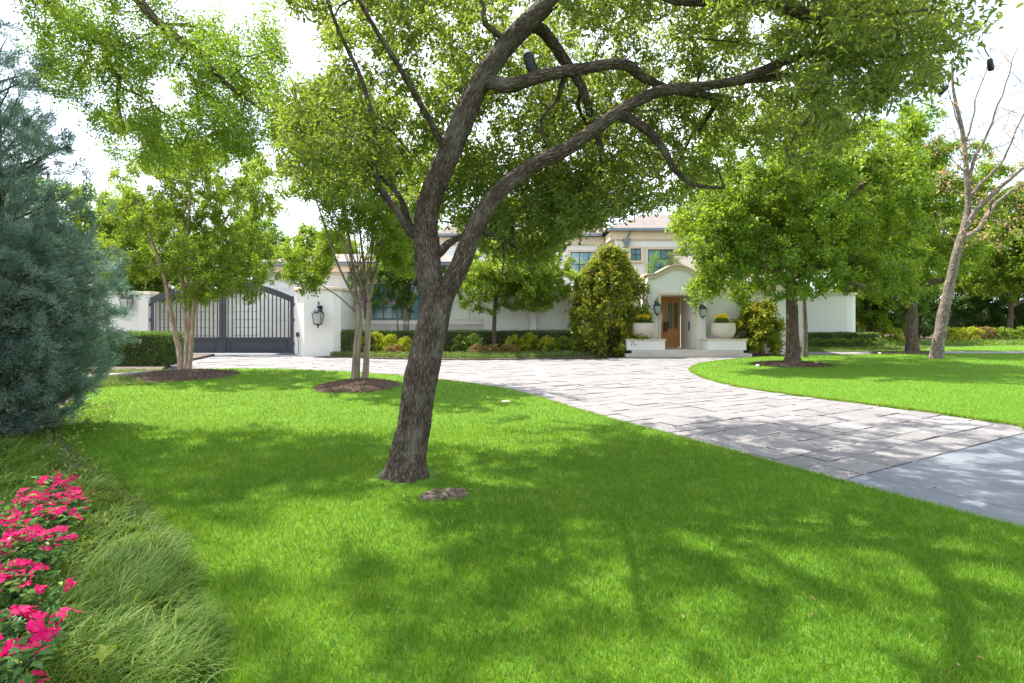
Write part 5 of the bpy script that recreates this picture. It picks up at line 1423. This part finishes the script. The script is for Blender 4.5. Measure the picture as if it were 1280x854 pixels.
# ------------------------------------------------------------------ hedges
box_hedge('hedge', 'clipped hedge with visible stems on the shelf left of the gate', -14.4, -11.35, 18.0, 19.2, 1.16, 9500, M_HEDGE, M_CORESTEM, 131, L=.07, W=.04, rag=.06, z0=.1)
box_hedge('hedge', 'clipped dark hedge block beside the cream gate pillar', -8.6, -6.35, 24.55, 25.5, 1.12, 7000, M_HEDGE, M_CORESTEM, 132, z0=.05)
box_hedge('hedge', 'long clipped hedge under the stone wing windows and plain wall', -6.3, 3.45, 25.6, 26.35, 1.08, 19000, M_HEDGE, M_CORESTEM, 133, z0=.05)
box_hedge('hedge', 'low clipped hedge under the pale rounded wall on the right', 15.8, 20.9, 31.3, 32.3, .85, 9500, M_HEDGE, M_CORESTEM, 134, L=.07, W=.04)
for i, (px, D_, w_) in enumerate(((1022, 30.2, 1.0), (1048, 30.0, 1.15), (1072, 30.6, 1.05), (1094, 31.2, .9))):
    x = (px-640)/F*D_
    shrub('mounded_shrub', ['leftmost', 'second from left', 'third from left', 'rightmost'][i]+' of the four rounded low shrubs before the low clipped hedge', (x, D_, .03), (w_*.75, .55, .27), 3200, M_HEDGE, M_TWIG, 140+i, L=.05, W=.03, lumps=16, nst=6, group='rounded low shrubs before the right hedge', bias=.15)
# golden and bronze shrubs in the bed
gs = [(452, 24.7, .50, .40), (470, 24.9, .55, .46), (488, 24.8, .5, .42), (507, 24.6, .5, .36), (527, 24.8, .55, .42), (575, 25.0, .5, .40), (592, 24.9, .5, .42), (643, 24.8, .6, .40), (664, 24.9, .6, .44), (685, 24.7, .55, .38), (703, 24.8, .5, .36)]
gl = ['golden shrub at the left end of the bed by the dark hedge block', 'golden shrub just left of the pink crape myrtle', 'golden shrub at the left foot of the pink crape myrtle', 'golden shrub at the right foot of the pink crape myrtle', 'golden shrub touching the left side of the oak trunk', 'golden green shrub just right of the oak trunk',
      'golden green shrub between the oak trunk and the young oak', 'golden shrub right of the young oak trunk', 'largest golden shrub midway between young oak and magnolia', 'golden shrub left of the last one before the magnolia', 'golden shrub nearest the tall magnolia']
for i, (px, D_, r_1, hz) in enumerate(gs):
    dk = i in (5, 6, 10)
    shrub('golden_shrub', gl[i], ((px-640)/F*D_, D_, .05), (r_1*.85, .42, hz), 1800, M_GOLD if not dk else M_HEDGE, M_TWIG, 150+i, L=.07, W=.035, lumps=12, nst=6, group='golden shrubs in the bed', spike=.3, bias=.0 if not dk else .25)
bl = ['bronze shrub left of the young oak trunk', 'bronze shrub at the foot of the young oak trunk', 'bronze shrub right of the young oak trunk', 'bronze low shrub under the golden shrubs left of the oak']
for i, (px, D_) in enumerate(((597, 24.2), (617, 24.1), (636, 24.2), (495, 24.0))):
    shrub('bronze_shrub', bl[i], ((px-640)/F*D_, D_, .05), (.5, .32, .22), 1300, M_BRONZE, M_TWIG, 170+i, L=.06, W=.03, lumps=10, nst=6, group='low bronze shrubs in the bed')
# far right golden flower shrubs
fl = ['yellow shrub between the small bright tree and the dark trunk', 'yellow shrub just right of the leaning bare trunk', 'wide yellow shrub in the middle of the far right bed', 'tan bronze leaved shrub in the far right bed', 'green low shrub near the right end of the far bed', 'green low shrub beyond the pink one at the right edge']
for i, (px, D_, m_) in enumerate(((1112, 36.0, 0), (1190, 37, 0), (1212, 38, 0), (1230, 38.5, 1), (1252, 38.5, 2), (1280, 39, 2))):
    shrub('border_shrub', fl[i], ((px-640)/F*D_, D_, .02), (1.0, .6, .5), 2600, [M_GOLD, M_BRONZE, M_YELLEAF][m_], M_TWIG, 180+i, L=.10, W=.06, lumps=12, nst=6, group='low shrubs along the far lawn')

# ground cover strips
def cover(name, poly, n, rng, mat, h=(.05, .14), zl=.04, Ls=.05):
    q = np.array(poly); lo = q.min(0); hi = q.max(0)
    x = rng.uniform(lo[0], hi[0], n*3); y = rng.uniform(lo[1], hi[1], n*3); m = in_poly(x, y, poly); x = x[m][:n]; y = y[m][:n]; n = len(x)
    hh = rng.uniform(*h, n)*(1+.5*np.array([mnoise.noise(Vector((a*1.5, b*1.5, 0))) for a, b in zip(x, y)]))
    B = np.stack([x, y, zl+hh*rng.random(n)], 1); T = unit(rng.normal(0, 1, (n, 3))+[0, 0, .7]); N = unit(rng.normal(0, 1, (n, 3))+[0, 0, .6])
    v, f, c_, per = leaf_geo(B, T, N, Ls*rng.uniform(.7, 1.3, n), Ls*.5*rng.uniform(.7, 1.3, n), True)
    return tag(link(name, np_mesh(name, v, f, c_, {'lc': ('FACE', 'FLOAT', rng.random(n))}), None, mat), kind='stuff')
rg = np.random.default_rng(99)
fr = BED1[:-2]
strip = [p for p in BED1 if p[1] < 25.3]
cover('ground_cover', [G(412, 446.4), G(500, 449.3), G(600, 450.3), G(700, 448.3), G(745, 445.8), (4.3, 25.0), (0, 24.5), (-7.9, 24.4)], 26000, rg, M_GCOV, (.06, .18), .05, .07)
cover('ground_cover', [(3.0, 24.6), (6.2, 25.2), (6.0, 26.3), (3.0, 26.3)], 5000, rg, M_MYRLEAF, (.05, .16), .05, .06)
cover('ground_cover', [(-9.9, 16.6), (-11.5, 16.7), (-13.8, 15.7), (-13.2, 13.2), (-9.7, 12.6), (-8.6, 13.2), (-10.2, 14.6)], 30000, rg, M_GCOV, (.03, .11), .03, .045)
cover('ground_cover', [(12, 25.9), (14, 27.6), (20, 28.2), (24, 31), (17, 30.5), (11, 27)], 9000, rg, M_GCOV, (.05, .15), .02, .08)
cover('ground_cover', [(22, 33), (60, 34.6), (60, 39), (24, 38)], 22000, rg, M_MYRLEAF, (.05, .3), .02, .12)
cover('ground_cover', [(-1.5, 2), (-6, 2.5), (-9, 8), (-7.5, 10.5), (-6.2, 8.6), (-5.2, 6.6), (-3.6, 5.2)], 14000, rg, M_BORDER, (.02, .08), .02, .05)

# ------------------------------------------------------------------ arching border grass along the lawn edge
def border_grass():
    rng = np.random.default_rng(200)
    edge = [G(*p) for p in [(84, 548), (112, 577), (150, 607), (195, 645), (228, 695), (252, 755), (275, 854)]] + [(-1.08, 1.6), (-.85, .6)]
    E = np.array(smooth_poly(edge, .05)); d = np.gradient(E, axis=0); nrm = unit(np.stack([d[:, 1], -d[:, 0]], 1)); L = np.linalg.norm(d, axis=1)
    # nrm points to the bed (left) or lawn; make it point to the bed
    if nrm[len(nrm)//2, 0] > 0: nrm = -nrm
    wt = L/np.maximum(E[:, 1], 1.8)**.8
    nc = 1250; k = rng.choice(len(E), nc, p=wt/wt.sum())
    off = .09+.91*rng.uniform(.0, 1, nc)
    wid = np.interp(E[k, 1], [1, 2.4, 3.6, 5, 7.5], [.72, .74, .88, 1.7, 3.2])
    Cc = E[k] + nrm[k]*(off*wid)[:, None] + rng.normal(0, .02, (nc, 2))
    V = []; LC = []
    nb = 40; S = 5
    for c, o_1, kk in zip(Cc, off, k):
        a0 = math.atan2(-nrm[kk, 1], -nrm[kk, 0])   # towards the lawn
        swirl = mnoise.noise(Vector((c[0]*1.6, c[1]*1.6, 7)))*1.6
        comb = a0 + swirl - .5; cl = rng.random()
        n = nb
        a = comb + rng.normal(0, .75, n); Lb = rng.uniform(.12, .25, n)*(1-.35*max(0, .12-o_1)/.12); arch_ = rng.uniform(.5, 1.5, n)
        th0 = rng.uniform(.75, 1.5, n)
        w_ = rng.uniform(.0045, .0085, n)*(1+.14*max(0, c[1]-2.5))
        p = np.stack([c[0]+rng.normal(0, .022, n), c[1]+rng.normal(0, .022, n), np.full(n, .02)], 1)
        sd = np.stack([-np.sin(a), np.cos(a), rng.normal(0, .25, n)], 1); sd = unit(sd)
        rows = []
        for s_ in range(S):
            u = s_/(S-1); rows.append((p - sd*(w_*(1-u*.85)/2)[:, None], p + sd*(w_*(1-u*.85)/2)[:, None]))
            th = th0 - arch_*u*1.5
            st_ = (Lb/(S-1))[:, None]*np.stack([np.cos(th)*np.cos(a), np.cos(th)*np.sin(a), np.sin(th)], 1)
            p = p + st_; p[:, 2] = np.maximum(p[:, 2], .02)
        V.append(np.stack([x_ for r2 in rows for x_ in r2], 1).reshape(-1, 3)); LC.append(np.clip(.4*cl+.6*rng.random(n)**1.3, 0, 1))
    V = np.vstack(V); LC = np.concatenate(LC); N = len(LC); b = np.arange(N)[:, None]*(2*S)
    f = np.concatenate([b+np.array([[2*i, 2*i+1, 2*i+3, 2*i+2]]) for i in range(S-1)], 1).ravel()
    me = np_mesh('border_grass', V, f, 4, {'lc': ('FACE', 'FLOAT', np.repeat(LC, S-1))})
    tag(link('border_grass', me, None, M_BORDER), kind='stuff')
border_grass()

# ------------------------------------------------------------------ pink periwinkles
def blossom_mesh(rng):
    V = []; Fl = []; tot = []; LC = []
    for k in range(5):
        a = k*2*math.pi/5 + rng.normal(0, .05)
        ca, sa = math.cos(a), math.sin(a); lift = rng.uniform(-.003, .004)
        pr = [(.002, 0, 0), (.012, .006, .002), (.021, .0125, .002+lift), (.027, .007, lift), (.0275, -.004, lift-.001), (.022, -.0115, .001+lift), (.012, -.006, .001)]
        b = len(V); V += [(x*ca-y*sa, x*sa+y*ca, z+.0005*k) for x, y, z in pr]
        Fl += [b+i for i in range(len(pr))]; tot.append(len(pr)); LC.append(rng.random()*.6)
    return np.array(V)*1.16, Fl, tot, LC
def vinca():
    rng = np.random.default_rng(300)
    bms = []
    for v_ in range(4):
        V, Fl, tot, LC = blossom_mesh(rng)
        me = np_mesh('blossom', V, Fl, tot, {'lc': ('FACE', 'FLOAT', LC)}); me.materials.append(M_PINK); bms.append(me)
    ey = np.array([(math.cos(i*1.047)*.0022, math.sin(i*1.047)*.0022, .003) for i in range(6)])
    em = np_mesh('flower_eye', ey, list(range(6)), 6); em.materials.append(M_YCENTRE)
    # plant places: right edge of the bed follows (-3.5,4.35) .. (-1.62,1.9)
    spots = []
    r0 = np.array([-3.56, 4.50]); r1 = np.array([-1.52, 1.75]); dr = (r1-r0)/np.linalg.norm(r1-r0); nr = np.array([-abs(dr[1]), -abs(dr[0])])/1.0
    for col in range(3):
        for i in range(9):
            s_ = i*.36+(.18 if col % 2 else 0)
            c = r0 + dr*s_ + nr*(.16+col*.34) + rng.normal(0, .03, 2)
            px = 640+F*c[0]/c[1]
            if px < -40 or c[1] < 1.5: continue
            spots.append((c, col))
    for (c, col) in spots:
        ps = np.array([c[0], c[1], .02]); H = rng.uniform(.27, .36); Rr = rng.uniform(.20, .25)
        o = thing('periwinkle', 'bushy plant with hot pink five petal flowers in the corner bed beside the border grass', 'flowering plant', tuple(ps), 'pink periwinkles in the corner bed')
        m = MB(); tips = []
        for s_ in range(12):
            a = rng.uniform(0, 6.283); q = math.sqrt(rng.random())*Rr
            tp = ps + [math.cos(a)*q, math.sin(a)*q, H*(1-.35*(q/Rr)**2)*rng.uniform(.85, 1.05)]; tips.append(tp)
            m.tube([ps+[math.cos(a)*.02, math.sin(a)*.02, -.02], ps+[math.cos(a)*q*.5, math.sin(a)*q*.5, H*.5], tp], [.004, .003, .002], 4)
        m.build('stems', M_CORESTEM, o)
        n = 300; k = rng.integers(0, 12, n); u = rng.uniform(.3, 1.0, n)[:, None]; tpa = np.array(tips)[k]
        B = ps*(1-u)+tpa*u + rng.normal(0, .022, (n, 3)); a = rng.uniform(0, 6.283, n)
        T = np.stack([np.cos(a), np.sin(a), rng.uniform(.0, .6, n)], 1); N = unit(rng.normal(0, .35, (n, 3))+[0, 0, 1])
        v, f, c_, per = leaf_geo(B, unit(T), N, rng.uniform(.04, .072, n), rng.uniform(.018, .03, n), False, fold=.22, droop=.25)
        link('foliage', np_mesh('foliage', v, f, c_, {'lc': ('FACE', 'FLOAT', np.repeat(rng.random(n), per))}), o, M_VLEAF)
        nf = 27 if col < 2 else 20
        for j in range(nf):
            tp = tips[j % len(tips)] + rng.normal(0, .028, 3)*[1, 1, .3] + [0, 0, rng.uniform(.008, .03)]
            bo = bpy.data.objects.new('blossom', bms[rng.integers(0, 4)]); C.objects.link(bo); bo.parent = o
            bo.location = tuple(tp-ps); bo.rotation_euler = (rng.normal(.35, .45), rng.normal(.15, .45), rng.uniform(0, 6.28)); s_ = rng.uniform(.85, 1.12); bo.scale = (s_, s_, s_)
            eo = bpy.data.objects.new('flower_eye', em); C.objects.link(eo); eo.parent = bo
vinca()

# fallen leaves
def fallen(px, py, s_, label, z=.055, group=None, mat=None):
    rng = np.random.default_rng(int(px*7+py)); x, y = G(px, py, z)
    n = 1; V, f, c_, per = leaf_geo(np.array([[x, y, z]]), unit(rng.normal(0, 1, (1, 3))*[1, 1, .15]), unit(rng.normal(0, .3, (1, 3))+[0, 0, 1]), np.array([s_]), np.array([s_*.5]), False)
    o = link('fallen_leaf', np_mesh('fallen_leaf', V, f, c_, {'lc': ('FACE', 'FLOAT', np.repeat(rng.random(1), per))}), None, mat or M_DRYLEAF)
    tag(o, label, 'leaf', group)
for px, py in ((648, 688), (839, 672), (987, 659), (1089, 677), (1241, 732), (1013, 745), (1013, 769), (1221, 821), (1200, 833), (1038, 826), (855, 773), (728, 727), (660, 787), (575, 607), (586, 612), (305, 650), (211, 617), (278, 629), (272, 584), (700, 612), (760, 640), (930, 700), (1130, 790), (480, 760), (390, 700)):
    fallen(px, py, .035, 'small dry brown leaf lying on the mown lawn', group='dry leaves scattered on the lawn')
rd = np.random.default_rng(77)
for i in range(26):
    px = rd.uniform(560, 1250); lo_ = np.interp(px, [560, 740, 950, 1250], [458, 470, 482, 545]); hi_ = np.interp(px, [560, 740, 950, 1250], [474, 516, 574, 655])
    fallen(px, rd.uniform(lo_, hi_), .05, 'small dry brown leaf lying on the stone driveway', z=.012, group='dry leaves scattered on the driveway')
def maple(px, py, z):
    x, y = G(px, py, z); V = [(x, y, z)]
    for i in range(20):
        a = 2*math.pi*i/20; r = .052*(1 if i % 4 == 0 else .45 if i % 4 == 2 else .62)
        V.append((x+math.cos(a)*r, y+math.sin(a)*r, z+.012*math.sin(a)+.02*(r > .04)*math.cos(3*a)))
    Fl = []
    for i in range(20): Fl += [0, 1+i, 1+(i+1) % 20]
    me = np_mesh('fallen_leaf', V, Fl, 3, {'lc': ('FACE', 'FLOAT', [.8]*20)})
    tag(link('fallen_leaf', me, None, M_YELLEAF), 'yellow lobed leaf caught on top of the border grass', 'leaf')
maple(131, 815, .24)
